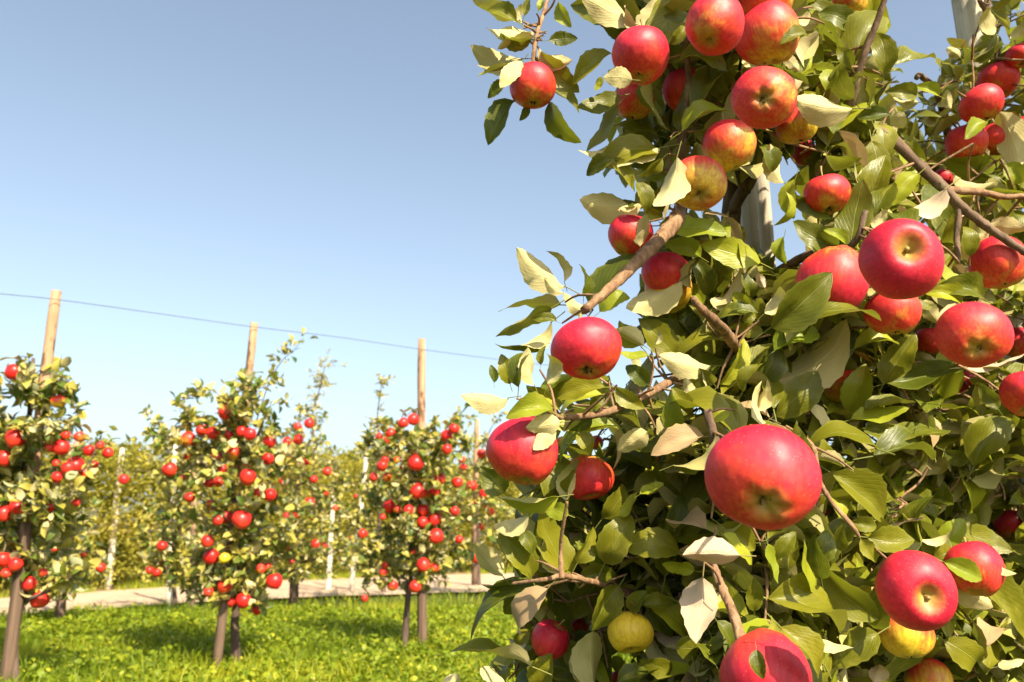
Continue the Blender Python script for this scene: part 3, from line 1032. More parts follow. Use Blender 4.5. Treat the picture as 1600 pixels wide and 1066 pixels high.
# hero leaves: base px, tip px, apparent width px, colour, flags ('f' in front of nearby apples, 'k' well behind)
HL = """835 51 762 46 20 p;807 31 742 0 20 p;807 34 760 11 20 g;816 37 810 6 9 p;819 25 830 -8 16 g;841 17 850 -3 11 y;873 3 889 43 11 y;
858 63 901 61 20 g;835 58 779 74 12 p;830 62 772 58 20 g;816 93 730 84 18 p;814 100 748 104 16 g;816 96 783 135 26 p f;800 108 747 116 13 p;790 128 762 152 16 g;
841 74 894 106 15 p;843 80 900 146 30 g;806 158 760 222 21 g;826 166 812 188 14 g;858 160 902 231 28 g;862 140 906 174 20 g;
968 150 903 170 30 g;940 120 930 142 12 y;956 84 894 127 18 g;988 125 945 122 30 p f;1000 46 895 3 42 g;992 38 908 -4 20 p f;996 42 1028 -3 20 p;993 42 972 5 18 b;
1046 68 1076 40 18 g;1080 28 1038 24 14 g;1025 112 1034 208 26 g f;1062 205 1078 122 26 g f;1066 205 1143 163 30 y f;1136 112 1078 168 24 g f;1128 103 1060 102 18 g;
1032 232 907 238 34 p;1032 240 925 247 14 g;960 250 911 270 18 g;958 248 992 298 28 g;1035 248 998 276 20 g;1058 246 1026 330 36 p f;965 165 920 238 24 g;1027 210 955 195 16 g;
1120 215 1083 207 22 g;1060 95 1145 98 10 g;1282 30 1242 45 20 p;1264 18 1238 44 16 p;1280 52 1248 110 26 p;1225 84 1248 112 16 p;1262 56 1220 64 11 g f;1280 20 1345 50 30 g f;
1335 100 1378 5 44 g;1381 116 1374 42 28 g;1391 104 1463 86 24 g;1330 105 1306 70 22 g;1333 155 1300 92 26 g;1290 142 1312 102 28 y;1333 170 1240 160 34 p f;1225 108 1262 135 20 g k;
1384 115 1415 112 11 g;1432 150 1385 142 22 g;1435 160 1388 152 22 p;1390 180 1340 182 16 g;1468 150 1429 133 16 y;1500 90 1478 72 16 p;1510 75 1480 62 11 p;1552 55 1540 5 24 p;
1550 55 1532 20 14 g;1552 18 1580 60 14 g;1552 50 1522 98 20 g;1605 55 1537 112 26 g;1600 30 1580 65 14 p;1486 170 1478 140 12 p;1560 175 1596 262 44 p f;1540 190 1508 214 13 y f;
1478 248 1572 262 26 y;1572 256 1605 290 30 y;1490 272 1552 292 20 p;1352 322 1384 238 46 g;1435 272 1392 318 26 y;1400 175 1412 200 24 p;1272 268 1208 218 20 g;1205 270 1190 215 22 g;
1225 286 1200 228 18 p;1242 280 1230 345 15 y;1270 330 1238 306 18 g;1478 296 1394 346 28 b;1362 232 1322 240 18 g;
1003 319 906 318 30 p;1000 322 949 330 13 g;995 285 1015 335 22 g;1048 305 1038 345 11 p;1035 340 1005 325 20 y;1030 352 1135 362 24 y;1000 385 1008 335 22 p f;925 485 1010 392 40 g;
937 487 988 452 22 y;883 448 806 393 28 p;882 440 858 387 18 p;880 458 850 436 11 p;912 462 908 407 22 y;915 490 878 455 26 p;876 476 781 484 30 p;862 482 775 522 30 g;
870 503 834 497 11 g;862 504 775 552 19 p;1065 438 981 486 34 p f;1098 478 1058 442 16 y;1105 462 1085 400 30 g f;1080 450 1078 402 14 p f;1095 402 1040 378 20 y f;1117 478 1168 372 30 p;
1150 480 1105 470 22 p;1188 410 1100 380 26 y;1172 478 1140 455 20 y;1175 465 1158 425 26 g;1195 450 1184 426 14 b;1183 488 1112 492 20 g;1006 540 958 512 24 p;1012 555 967 553 14 y;
1000 540 965 500 40 g k;1060 560 1000 500 44 g k;1111 572 1030 560 24 p;1000 575 988 550 12 p;1012 600 975 568 26 g;1025 538 1028 512 12 p;1115 600 1092 575 24 g;1125 600 1170 530 28 y;
1150 600 1195 535 34 g;1192 520 1145 508 22 g;855 600 863 542 22 p f;810 605 824 535 24 g;835 602 822 545 16 p;845 570 852 540 14 g;797 600 783 553 26 g;772 598 768 570 12 g;
1300 342 1240 308 24 g;1310 385 1234 350 38 g;1322 382 1289 357 14 y;1330 385 1350 286 44 g;1362 345 1400 275 40 g;1368 358 1388 328 22 p;1517 452 1462 412 20 y;1535 466 1462 442 22 g;
1502 475 1448 450 16 y;1518 380 1542 362 16 p;1545 352 1600 360 30 p;1515 400 1508 345 26 g;1205 512 1302 430 56 g f;1195 490 1232 446 20 p f;1268 496 1388 488 38 g f;
1160 502 1184 488 16 g;1207 598 1338 508 60 p;1210 548 1285 508 28 y;1335 545 1412 530 26 y f;1380 600 1428 522 40 g f;1385 598 1510 572 48 g;1510 575 1605 552 20 b;1465 565 1425 545 18 p;
1340 575 1295 568 20 g;1330 645 1352 568 44 y f;1312 598 1290 570 14 y;1165 590 1208 535 30 g;1440 470 1465 505 24 p;1228 300 1218 362 13 y;1225 370 1222 415 14 y;
795 622 722 622 20 p;875 640 788 638 20 y;865 646 787 642 18 y f;860 632 820 600 30 g;940 616 866 640 18 y;945 605 870 618 26 g;962 605 1005 640 24 g;920 640 1013 668 42 g;922 635 945 620 18 g;
1062 680 1046 603 38 y;1076 650 1052 605 16 g;1146 637 1088 578 26 p;1090 622 1068 592 14 p;1012 675 966 705 38 p;1100 682 1018 706 26 b;1053 728 1130 684 18 g f;1140 645 1103 660 18 y;
876 660 824 668 32 p f;868 668 834 702 26 p f;885 665 892 635 14 p;925 655 893 672 20 g;905 675 925 715 30 g f;872 777 777 780 34 y f;884 782 889 722 28 p f;888 777 900 718 18 g f;
942 810 983 748 34 g;970 808 996 770 20 y;990 765 1062 745 40 g k;1000 772 1036 755 11 y;788 770 752 730 42 g k;826 808 770 832 16 p;888 805 850 790 30 y;
1160 612 1190 563 24 g;1185 642 1200 595 22 p;1212 650 1290 585 36 g;1305 600 1288 568 18 g;1340 575 1292 592 16 g;1318 645 1280 610 22 y;1300 672 1266 630 20 p;1330 655 1418 642 17 y;
1350 675 1480 678 38 g;1370 700 1250 680 30 g;1365 712 1473 706 36 g;1320 730 1268 710 20 p;1300 740 1394 812 50 g;1300 812 1270 775 13 g;1440 862 1442 758 30 g;1460 855 1510 810 34 y;
1500 830 1578 862 36 g;1440 845 1500 825 20 p;1522 728 1578 640 44 g;1356 840 1430 845 44 g;1330 815 1375 825 26 g;1315 862 1318 820 25 g;1265 880 1303 822 32 g;1156 868 1067 866 44 b n;
1125 820 1180 860 44 g k;1130 835 1175 880 11 y;1600 775 1572 805 30 p;1475 705 1518 728 24 g;1350 640 1430 625 26 g;1560 640 1530 600 24 g;
785 900 738 848 36 p;830 903 785 832 34 g;893 895 842 800 50 g;832 865 808 820 18 g;880 895 840 842 20 p;868 890 825 872 18 g;902 880 930 820 34 g;945 880 990 795 50 g;
1062 862 968 845 34 g;1085 892 1035 880 24 y;1098 903 1088 1003 60 b n;1125 965 1108 915 14 p;905 905 970 895 30 g;968 915 925 985 46 g f;985 955 1010 925 24 g f;1005 945 1060 942 26 g;
1010 950 1050 995 44 g;855 920 793 1000 40 b n;850 915 715 988 24 g;810 912 745 912 22 g;815 915 788 960 36 g;830 1040 708 1010 20 p;828 985 800 1010 20 g;840 1075 862 1025 44 g f;
750 1045 790 1070 24 p;690 1070 725 1055 20 p;928 1078 922 985 36 p f;912 1070 900 1010 18 p f;890 1000 905 1060 40 g;958 1025 980 1060 24 g;965 1066 1040 1040 36 g;1050 1050 1000 1030 30 g;
1055 1010 1100 1010 36 g;1120 970 1150 1030 24 g;1200 850 1213 910 20 y;1213 872 1243 830 26 g;1232 890 1240 832 26 g;1270 925 1252 845 13 y;1283 905 1272 835 38 g;1280 880 1370 972 50 g;
1200 935 1336 985 60 g;1205 925 1250 900 30 g;1260 990 1332 1015 24 p;1178 955 1178 905 25 g;1220 980 1292 1065 46 g f;1372 990 1295 1040 46 g;1285 935 1312 958 20 b;1365 1066 1378 1035 28 b;
1182 1015 1192 1062 26 g f;1460 870 1495 855 30 g;1475 878 1540 905 34 y f;1490 920 1550 948 44 p;1518 880 1575 985 20 y;1530 885 1605 1000 62 g f;1545 872 1588 898 24 p f;
1475 1000 1545 1045 40 g;1560 1042 1600 1030 18 p;1410 1062 1470 1050 30 g;1345 842 1370 880 26 g"""

AP = np.array([(a[0], a[1], a[2], a[3], a[4]) for a in APPLES])


def local_depth(x, y):
    d2 = (AP[:, 0] - x) ** 2 + (AP[:, 1] - y) ** 2
    w_ = 1.0 / (d2 + 900.0) ** 1.3
    w_ = w_ * (AP[:, 3] > 24)
    return float((w_ * AP[:, 2]).sum() / w_.sum())


def near_apples(x, y, r):
    d = np.sqrt((AP[:, 0] - x) ** 2 + (AP[:, 1] - y) ** 2)
    return [(AP[i], d[i]) for i in np.nonzero(d < AP[:, 3] + r)[0]]


# ------------------------------------------------------------------ near tree roots
def trunk_obj(name, pts, mat, parent, sides=14, rough=0.16, dens=8, seed=0):
    V, F, UV = tube(catmull(pts, dens), sides, rough, seed)
    me = mesh_from(V, F, name, mat, True, UV)
    return child(name, me, parent, Matrix.Identity(4))


tq = P(1125, 800, 1.42)
tree1 = empty('apple_tree', Vector((tq.x, tq.y, 0)))
tag(tree1, 'large near apple tree filling the right side, with olive and pale curled leaves', 'tree', 'apple trees')
t2q = P(1540, 500, 1.95)
tree2 = empty('apple_tree', Vector((t2q.x, t2q.y, 0)))
tag(tree2, 'apple tree at the right edge behind the large one, in front of a grey post', 'tree', 'apple trees')

tx, ty = tq.x, tq.y
trunk_pts = [(Vector((tx + .02, ty, -0.03)), .034), (Vector((tx, ty, 0.35)), .028), (Vector((tx - .012, ty + .01, 0.75)), .024), (P(1122, 600, 1.44), .021), (P(1138, 420, 1.46), .019), (P(1143, 330, 1.47), .017), (P(1150, 200, 1.48), .014), (P(1160, 60, 1.46), .011), (P(1150, -80, 1.44), .008), (P(1165, -220, 1.44), .007), (P(1160, -450, 1.43), .005), (P(1170, -680, 1.43), .003)]
trunk_obj('trunk', trunk_pts, M_BARK, tree1, seed=2)
trunk2 = [(Vector((t2q.x, t2q.y, -0.03)), .036), (P(1545, 800, 1.95), .030), (P(1540, 500, 1.95), .024), (P(1550, 200, 1.97), .018), (P(1540, 0, 1.98), .012), (P(1560, -200, 1.98), .006)]
trunk_obj('trunk', trunk2, M_BARK, tree2, seed=5)

BR = [  # tree, material, [(px,py,depth,radius m)]
    (1, 't', [(1142, 400, 1.44, .012), (1105, 372, 1.30, .012), (1064, 340, 1.16, .0125), (1052, 352, 1.10, .0120), (1010, 395, 1.03, .0098), (968, 437, .97, .0075), (928, 472, .92, .0058), (914, 484, .90, .0062)]),
    (1, 'b', [(1062, 345, 1.15, .011), (1066, 290, 1.16, .009), (1064, 235, 1.14, .0075), (1070, 190, 1.13, .006), (1076, 120, 1.12, .005), (1070, 60, 1.1, .004)]),
    (1, 't', [(1120, 520, 1.40, .011), (1150, 545, 1.15, .0085), (1128, 512, 1.02, .0075), (1095, 482, .98, .006), (1082, 466, .97, .004)]),
    (1, 'b', [(1143, 330, 1.46, .013), (1200, 240, 1.40, .012), (1270, 205, 1.35, .013), (1320, 190, 1.32, .012), (1385, 212, 1.30, .010), (1440, 262, 1.26, .0095), (1482, 302, 1.24, .0085), (1500, 322, 1.23, .009), (1545, 356, 1.22, .0075), (1605, 396, 1.2, .006)]),
    (1, 'b', [(1325, 188, 1.32, .010), (1335, 130, 1.29, .008), (1352, 80, 1.27, .0065), (1372, 30, 1.26, .0055), (1388, -20, 1.25, .005)]),
    (1, 't', [(1480, 298, 1.24, .007), (1530, 300, 1.25, .006), (1570, 308, 1.26, .005), (1610, 304, 1.27, .004)]),
    (1, 'b', [(1500, 322, 1.23, .006), (1495, 370, 1.22, .005), (1498, 410, 1.20, .004)]),
    (1, 't', [(1125, 700, 1.41, .012), (1180, 665, 1.20, .007), (1262, 690, 1.08, .0045), (1278, 745, .98, .0034), (1300, 785, .92, .0030), (1330, 820, .90, .0032), (1342, 838, .90, .002)]),
    (1, 'b', [(1122, 850, 1.38, .016), (1118, 780, 1.05, .010), (1118, 700, .95, .007), (1105, 640, .95, .005)]),
    (1, 't', [(1125, 1000, 1.38, .014), (1135, 1120, .95, .011), (1170, 1075, .76, .0065), (1157, 1000, .80, .0062), (1140, 945, .84, .0056), (1122, 905, .87, .0052), (1115, 880, .9, .004)]),
    (1, 't', [(1157, 1000, .82, .005), (1190, 1035, .82, .0035), (1202, 1058, .82, .003)]),
    (1, 't', [(1120, 560, 1.42, .010), (1060, 590, 1.15, .007), (960, 640, 1.0, .0055), (890, 652, .95, .004), (868, 650, .93, .003)]),
    (1, 't', [(1122, 900, 1.38, .013), (1020, 930, 1.2, .007), (930, 910, 1.06, .0045), (880, 900, .99, .0035), (855, 905, .96, .003), (800, 912, .98, .002)]),
    (1, 't', [(878, 905, .93, .004), (876, 860, .95, .0026), (880, 820, .94, .0026), (886, 784, .93, .0018)]),
    (1, 'b', [(1165, 300, 1.44, .010), (1110, 180, 1.30, .007), (1050, 110, 1.2, .006), (1000, 44, 1.18, .0045), (960, -30, 1.18, .003)]),
    (1, 't', [(1000, -160, 1.40, .008), (900, -70, 1.25, .0045), (860, -10, 1.16, .0034), (850, 20, 1.13, .0032), (839, 52, 1.10, .0036), (834, 84, 1.09, .0030), (831, 104, 1.09, .0028)]),
    (1, 'b', [(1150, 60, 1.46, .010), (1100, -60, 1.42, .009), (1000, -160, 1.40, .008)]),
    (1, 'b', [(1140, 470, 1.45, .011), (1260, 400, 1.2, .007), (1330, 385, 1.05, .005), (1352, 330, 1.05, .004)]),
    (1, 't', [(1202, 20, 1.30, .004), (1232, 30, 1.10, .0045), (1226, 45, 1.08, .0035), (1218, 64, 1.06, .003)]),
    (2, 'b', [(1545, 420, 1.95, .016), (1500, 300, 1.7, .011), (1470, 160, 1.55, .008), (1440, 120, 1.5, .006), (1432, 122, 1.48, .005)]),
    (2, 'b', [(1545, 250, 1.96, .012), (1560, 170, 1.7, .009), (1555, 60, 1.55, .006), (1530, 0, 1.5, .004)]),
    (2, 'b', [(1545, 650, 1.95, .016), (1600, 560, 1.7, .011), (1700, 480, 1.6, .008)]),
    (2, 'b', [(1545, 850, 1.95, .016), (1440, 780, 1.8, .010), (1380, 700, 1.7, .006)]),
]
branch_pts = {1: [], 2: []}
for i, (tr, mt, pts) in enumerate(BR):
    pp = [(P(a, b, c), r * 0.86) for a, b, c, r in pts]
    root = tree1 if tr == 1 else tree2
    o = trunk_obj('branch', pp, M_TWIG if mt == 't' else M_BARK, root, 12, 0.42, 8, i * 3.1)
    branch_pts[tr] += [q for q, r in catmull(pp, 6)]
for tr, tp in ((1, trunk_pts), (2, trunk2)):
    branch_pts[tr] += [q for q, r in catmull(tp, 6)]

# ------------------------------------------------------------------ hero leaves
heroes = []
LR = random.Random(11)
twigj = {1: Join(), 2: Join()}


def twig(j, a, b, r0, r1, seed):
    m1 = a.lerp(b, 0.5) + Vector((LR.uniform(-1, 1), LR.uniform(-1, 1), LR.uniform(-.4, 1))) * (b - a).length * 0.10
    V, F, UV = tube(catmull([(a, r0), (m1, (r0 + r1) / 2), (b, r1)], 3), 5, 0.2, seed, False)
    j.add(V, F, UV, None, 0)


def place_hero(bx, by, tx_, ty_, w_, col, flags):
    mx, my = (bx + tx_) / 2, (by + ty_) / 2
    dl = local_depth(mx, my)
    near = near_apples(mx, my, 12)
    d = dl + LR.uniform(-0.01, 0.03)
    if 'f' in flags:
        fr = min([a[2] - a[4] * (1.0 if dd < a[3] * .7 else 0.75) for a, dd in near] + [dl])
        d = fr - 0.012
    elif 'n' in flags:
        d = dl - 0.15
    elif 'k' in flags:
        d = dl + 0.08
    elif near:
        d = max(d, max(a[2] for a, dd in near) + 0.01)
    dz = LR.uniform(-0.22, 0.22)
    Lp = math.hypot(tx_ - bx, ty_ - by)
    Lm = Lp * d / FPX
    if 'f' in flags: dz *= 0.4
    b = P(bx, by, d + (0.012 if 'f' in flags else 0.0)); e = P(tx_, ty_, d + dz * Lm)
    yv = e - b
    L = yv.length * 1.04
    tc = (CAM - b).normalized()
    ratio = w_ / (Lp * 0.50)
    sx = 1.0
    if ratio > 1: sx = ratio; ro = LR.uniform(-0.2, 0.2)
    else:
        ro = math.acos(max(0.16, ratio)) * 0.9
        if ratio < 0.5: sx = 0.9
    y_ = yv.normalized()
    n0 = (tc - y_ * tc.dot(y_)).normalized()
    # turn so that the lit camera-side face looks up / to the sun, mostly
    up_s = y_.cross(n0).z
    s = 1 if up_s > 0 else -1
    if LR.random() < 0.25: s = -s
    sdv = y_.cross(n0)
    n1 = n0 * math.cos(ro) + sdv * (s * math.sin(ro))
    if col in 'p': n1 = -n1
    if col == 'b' and LR.random() < .7: n1 = -n1
    M = frame(b, yv, n1, L, sx)
    # petiole towards the nearest wood gets joined by a twig only when close
    return M, LR.randrange(NV), col, (mx, my, d)


nleaf = {1: 0, 2: 0}
for s in HL.replace('\n', '').split(';'):
    q = s.split()
    bx, by, ex, ey, w_ = [float(t_) for t_ in q[:5]]
    col = q[5]; fl = q[6] if len(q) > 6 else ''
    M, gi, col, info = place_hero(bx, by, ex, ey, w_, col, fl)
    tr = 2 if (bx > 1462 and by < 300) or bx > 1590 else 1
    child('leaf', leaf_mesh('h', gi, col), tree1 if tr == 1 else tree2, M)
    nleaf[tr] += 1
    bpos = M.translation
    nb = min(branch_pts[tr], key=lambda q_: (q_ - bpos).length)
    y_ = Vector((M[0][1], M[1][1], M[2][1]))
    start = bpos - y_ * 0.24
    mx_, my_, md_ = proj(nb.lerp(start, .5))
    if (nb - start).length < 0.065 and not any(md_ < a[2] for a, dd in near_apples(mx_, my_, 10)):
        twig(twigj[tr], nb, start, 0.0020, 0.0012, LR.random() * 9)

# ------------------------------------------------------------------ fill foliage of the two near trees
def in_gap(x, y, hard=True):
    if x < 1204: pass
    G_ = [(1204, 250, 1238, 425), (1150, 268, 1210, 388), (1488, -60, 1534, 52), (1388, -60, 1492, 82), (1400, 60, 1468, 148), (1236, 330, 1262, 418), (1352, 668, 1376, 700), (1476, 618, 1492, 640), (1196, 215, 1206, 245)]
    for a, b, c, d in G_:
        if a < x < c and b < y < d: return True
    # sky to the left of the crown
    XS = [(-400, 1000), (-100, 1000), (-20, 905), (60, 955), (120, 958), (200, 950), (260, 930), (300, 960), (345, 985), (400, 1010), (470, 1000), (490, 985), (520, 985), (575, 1000), (592, 830), (640, 775), (700, 800), (760, 775), (830, 775), (900, 800), (960, 820), (1010, 800), (1066, 760), (1200, 740), (1700, 780)]
    lim = np.interp(y, [a for a, b in XS], [b for a, b in XS])
    if x < lim: return True
    if 955 < x < 1075 and 565 < y < 635: return noise.noise(Vector((x * .03, y * .03, 2))) > -0.15
    return False


FILL1 = [  # cx, cy, rx, ry, clusters
    (1130, 60, 200, 130, 34), (1250, 110, 150, 110, 24), (1060, 210, 110, 90, 14), (1290, 230, 120, 90, 16), (1340, 300, 120, 80, 14), (1200, 470, 170, 80, 22), (1110, 420, 120, 60, 10),
    (1380, 470, 170, 120, 26), (1250, 600, 300, 90, 44), (1010, 690, 170, 110, 26), (900, 850, 130, 110, 24), (1100, 850, 200, 140, 40), (1350, 820, 230, 150, 48), (1480, 640, 140, 120, 24),
    (1500, 900, 160, 160, 30), (1000, 1020, 240, 110, 36), (1300, 1030, 300, 120, 44), (1200, 1250, 450, 170, 60), (1150, -120, 260, 110, 22), (1180, -330, 200, 150, 20), (1165, -520, 150, 130, 14), (1170, -700, 90, 110, 8)]
FILL2 = [(1500, 210, 110, 110, 22), (1560, 120, 90, 90, 16), (1470, 340, 110, 90, 14), (1580, 330, 100, 110, 20), (1560, 480, 120, 90, 20), (1560, 690, 150, 120, 26), (1440, 700, 110, 110, 16), (1580, 860, 140, 120, 22),
         (1720, 200, 130, 200, 24), (1750, 550, 150, 220, 34), (1720, 900, 180, 220, 34), (1560, -80, 130, 110, 14), (1620, 1150, 250, 150, 26)]


def leaf_ok(M, L):
    o = M.translation
    y_ = Vector((M[0][1], M[1][1], M[2][1]))
    for k in (0, .5, 1.0):
        x, y, d = proj(o + y_ * k)
        if d < 0.5 or in_gap(x, y): return False
        if 700 < x < 1620 and -20 < y < 1090 and d < local_depth(x, y) + 0.02: return False
        for a, dd in near_apples(x, y, 6):
            if d < a[2] + a[4] * 0.8: return False
    return True


def fill_tree(fills, root, tr, dlo, dhi, r_, wleaf):
    items = []
    j = Join()
    for cx, cy, rx, ry, n in fills:
        for c in range(int(n * 1.55)):
            cl_r = r_.random()
            a = r_.uniform(0, 2 * PI); q = math.sqrt(r_.random())
            x, y = cx + rx * q * math.cos(a), cy + ry * q * math.sin(a)
            if in_gap(x, y): continue
            base = local_depth(min(max(x, 740), 1600), min(max(y, 0), 1066)) if tr == 1 else 1.35
            d = base + dlo + (dhi - dlo) * r_.random() ** 1.1
            p = P(x, y, d)
            nb = min(branch_pts[tr], key=lambda q_: (q_ - p).length)
            outw = (p - nb)
            if outw.length > 0.45: continue
            branch_pts[tr] += [nb.lerp(p, .5), nb.lerp(p, .75), p]
            outw = outw.normalized() if outw.length > 0.01 else Vector((0, -1, 0))
            twig(twigj[tr], nb, p, 0.0026, 0.0014, r_.random() * 20)
            m = r_.randint(6, 9)
            for k in range(m):
                an = k * 2.4 + r_.uniform(-.4, .4)
                s1 = outw.orthogonal().normalized(); s2 = outw.cross(s1)
                dr = (outw * r_.uniform(-0.1, 0.9) + (s1 * math.cos(an) + s2 * math.sin(an)) * 1.0 + Vector((0, -0.1, 0.30))).normalized()
                nrm = (Vector((0, 0, 0.9)) + SUNV * 0.6 + Vector((r_.gauss(0, .6), r_.gauss(0, .6), r_.gauss(0, .6)))).normalized()
                if r_.random() < 0.25: nrm = -nrm
                L = wleaf * r_.uniform(0.65, 1.2)
                M = frame(p + outw * r_.uniform(-.02, .03) + dr * L * 0.2, dr, nrm, L, r_.uniform(.8, 1.15))
                if not leaf_ok(M, L): continue
                cc = r_.random()
                col = 'g' if cc < .60 else 'p' if cc < .78 else 'y' if cc < .96 else 'b'
                x2, y2, d2 = proj(M.translation)
                vis = -20 < x2 < 1620 and -20 < y2 < 1090
                items.append((d2 + (0 if vis else 5), M, col, r_.randrange(10), r_.random()))
    items.sort(key=lambda t_: t_[0])
    k = max(0, 298 - nleaf[tr])
    for d, M, col, gi, rn in items[:k]:
        child('leaf', leaf_mesh('f', gi, col), root, M)
    for col in 'gpyb':
        jj = Join()
        for d, M, c2, gi, rn in items[k:]:
            if c2 == col:
                V, F, UV = GEO_FILL_NP[gi]
                jj.add(V, F, UV, M, rn)
        if jj.n:
            o = child('foliage', jj.mesh('foliage', M_LEAF[col]), root, Matrix.Identity(4))
            o['kind'] = 'stuff'
    print('near tree', tr, 'fill leaves', len(items))


GEO_FILL_NP = [(np.array([tuple(q) for q in V]), tri_array(F), np.array(UV, dtype=np.float32)) for V, F, UV in GEO_FILL]
GEO_FAR_NP = [(np.array([tuple(q) for q in V]), tri_array(F), np.array(UV, dtype=np.float32)) for V, F, UV in GEO_FAR]
fill_tree(FILL1, tree1, 1, 0.05, 0.42, random.Random(3), 0.096)
fill_tree(FILL2, tree2, 2, 0.02, 0.60, random.Random(4), 0.078)
for tr, root in ((1, tree1), (2, tree2)):
    o = child('twigs', twigj[tr].mesh('twigs', M_TWIG), root, Matrix.Identity(4))
    o['kind'] = 'stuff'

# ------------------------------------------------------------------ the small trees of the middle row and of the row behind
ORD = ['topmost', 'second', 'third', 'fourth', 'fifth', 'sixth', 'seventh', 'eighth', 'ninth', 'tenth', 'eleventh', 'twelfth', 'thirteenth', 'fourteenth', 'fifteenth', 'sixteenth', 'seventeenth', 'eighteenth',
       'nineteenth', 'twentieth', 'twenty-first', 'twenty-second', 'twenty-third', 'twenty-fourth', 'twenty-fifth', 'twenty-sixth', 'twenty-seventh', 'twenty-eighth', 'twenty-ninth', 'thirtieth', 'thirty-first',
       'thirty-second', 'thirty-third', 'thirty-fourth', 'thirty-fifth', 'thirty-sixth', 'thirty-seventh', 'thirty-eighth', 'thirty-ninth', 'fortieth', 'forty-first', 'forty-second', 'forty-third', 'forty-fourth',
       'forty-fifth', 'forty-sixth', 'forty-seventh', 'forty-eighth', 'forty-ninth', 'fiftieth']


def small_tree(label, base_px, trunk_top, r0, d, blobs, apples, nclust, leafL, nparts, seed, tname, colmix=0.55, limbs=12, group_a=None, dens=1.0):
    R = random.Random(seed)
    base = G(*base_px); Y = base.y
    root = empty('apple_tree', Vector((base.x, base.y, 0)))
    tag(root, label, 'tree', 'apple trees')
    tt = atY(trunk_top[0], trunk_top[1], Y)
    pts = [(Vector((base.x, Y, -0.03)), r0 * 1.15)]
    for k in range(1, 8):
        t_ = k / 7
        p = Vector((base.x, Y, 0)).lerp(tt, t_) + Vector((R.uniform(-1, 1), R.uniform(-1, 1), 0)) * 0.02
        pts.append((p, r0 * (1 - 0.72 * t_)))
    trunk_obj('trunk', pts, M_FARBARK, root, 9, 0.15, 4, seed)
    tp = catmull(pts, 4)
    tot = sum(b[2] * b[3] for b in blobs)
    cents = []
    dd0 = (tt - CAM).dot(FW)
    for bx, by, rx, ry in blobs:
        for c in range(max(2, int(nclust * rx * ry / tot))):
            while True:
                u, v, w_ = R.uniform(-1, 1), R.uniform(-1, 1), R.uniform(-1, 1)
                if u * u + v * v + w_ * w_ < 1: break
            if R.random() < .2: u *= 1.35; v *= 1.3
            px, py = bx + rx * u, by + ry * v
            p = P(px, py, d + w_ * min(rx, 90) * d / FPX * 1.1)
            if p.z < 0.25: continue
            cents.append(p)
    # limbs
    lj = Join()
    sel = cents[:]
    R.shuffle(sel)
    lp = []
    for k in range(min(limbs, len(sel))):
        e = sel[k]
        cand = [q for q in tp if q[0].z < e.z - 0.02 and q[0].z > 0.3] or [tp[len(tp) // 2]]
        s = min(cand, key=lambda q: (q[0] - e).length + R.uniform(0, .12))
        mid = s[0].lerp(e, 0.5) + Vector((0, 0, R.uniform(-.06, .03)))
        cp = catmull([(s[0], .010), (mid, .007), (e, .003)], 4)
        V, F, UV = tube(cp, 6, 0.2, k)
        child('branch', mesh_from(V, F, 'branch', M_FARBARK, True, UV), root, Matrix.Identity(4))
        lp += [q for q, r in cp]
    cents.sort(key=lambda c_: min((q - c_).length for q in lp))
    allw = lp + [q for q, r in tp if q.z > 0.4]
    items = []
    for c in cents:
        nb = min(allw, key=lambda q: (q - c).length)
        ax = (c - nb)
        if ax.length > 0.03:
            V, F, UV = tube([(nb, .0028), (nb.lerp(c, .5) + Vector((0, 0, R.uniform(-.02, .02))), .002), (c, .0014)], 4, 0, 0, False)
            lj.add(V, F, UV, None, 0)
            allw += [nb.lerp(c, .6), c]
        ax = ax.normalized() if ax.length > 0.01 else Vector((0, 0, 1))
        for k in range(int(R.randint(9, 15) * dens)):
            q = c.lerp(nb, R.random() ** 1.6 * 0.8)
            dr = (ax * R.uniform(-.2, .8) + Vector((R.gauss(0, .7), R.gauss(0, .7), R.gauss(0.05, .6)))).normalized()
            nrm = (Vector((0, 0, .8)) + SUNV * .5 + Vector((R.gauss(0, .7), R.gauss(0, .7), R.gauss(0, .7)))).normalized()
            if R.random() < .3: nrm = -nrm
            L = leafL * R.uniform(.6, 1.3)
            items.append(((q - CAM).dot(FW) - 0.2 * R.random(), frame(q + dr * L * .15, dr, nrm, L, R.uniform(.8, 1.2)), 'p' if R.random() < colmix else 'g', R.randrange(6), R.random()))
    # apples
    ap = sorted(apples, key=lambda a: a[1])
    post_x = trunk_top[0]
    APW = []; APT = []
    for i, a in enumerate(ap):
        ax_, ay_, dia = a[0], a[1], a[2]
        ripe = (a[3] + (.14 if a[3] > .2 else 0)) if len(a) > 3 else R.uniform(.72, .9)
        da = d - R.uniform(0.04, 0.24) * (0.6 if dia < 16 else 1)
        rad = dia * 1.0 * da / FPX / 2
        p = P(ax_, ay_, da)
        o = bpy.data.objects.new('apple', APPLE_FAR[i % 3]); COL.objects.link(o)
        o.matrix_basis = Matrix.Translation(p) @ Matrix.Rotation(R.uniform(-.6, .6), 4, 'X') @ Matrix.Rotation(R.uniform(-.6, .6), 4, 'Y') @ Matrix.Rotation(R.uniform(0, 6), 4, 'Z') @ Matrix.Scale(rad, 4)
        o.color = (ripe, 0, 0, 1)
        APW.append((ax_, ay_, da, dia * .5))
        APT.append(p + Vector((0, 0, rad * .75)))
        size = 'small' if dia < 15 else 'larger' if dia >= 23 else 'middling'
        colr = 'yellow' if ripe < .2 else 'orange' if ripe < .65 else 'red'
        cnt = ORD[i] + (' from the top' if i else '')
        tag(o, f'{size} {colr} apple, {cnt} on the {tname}', 'apple', group_a or f'apples on the {tname}')

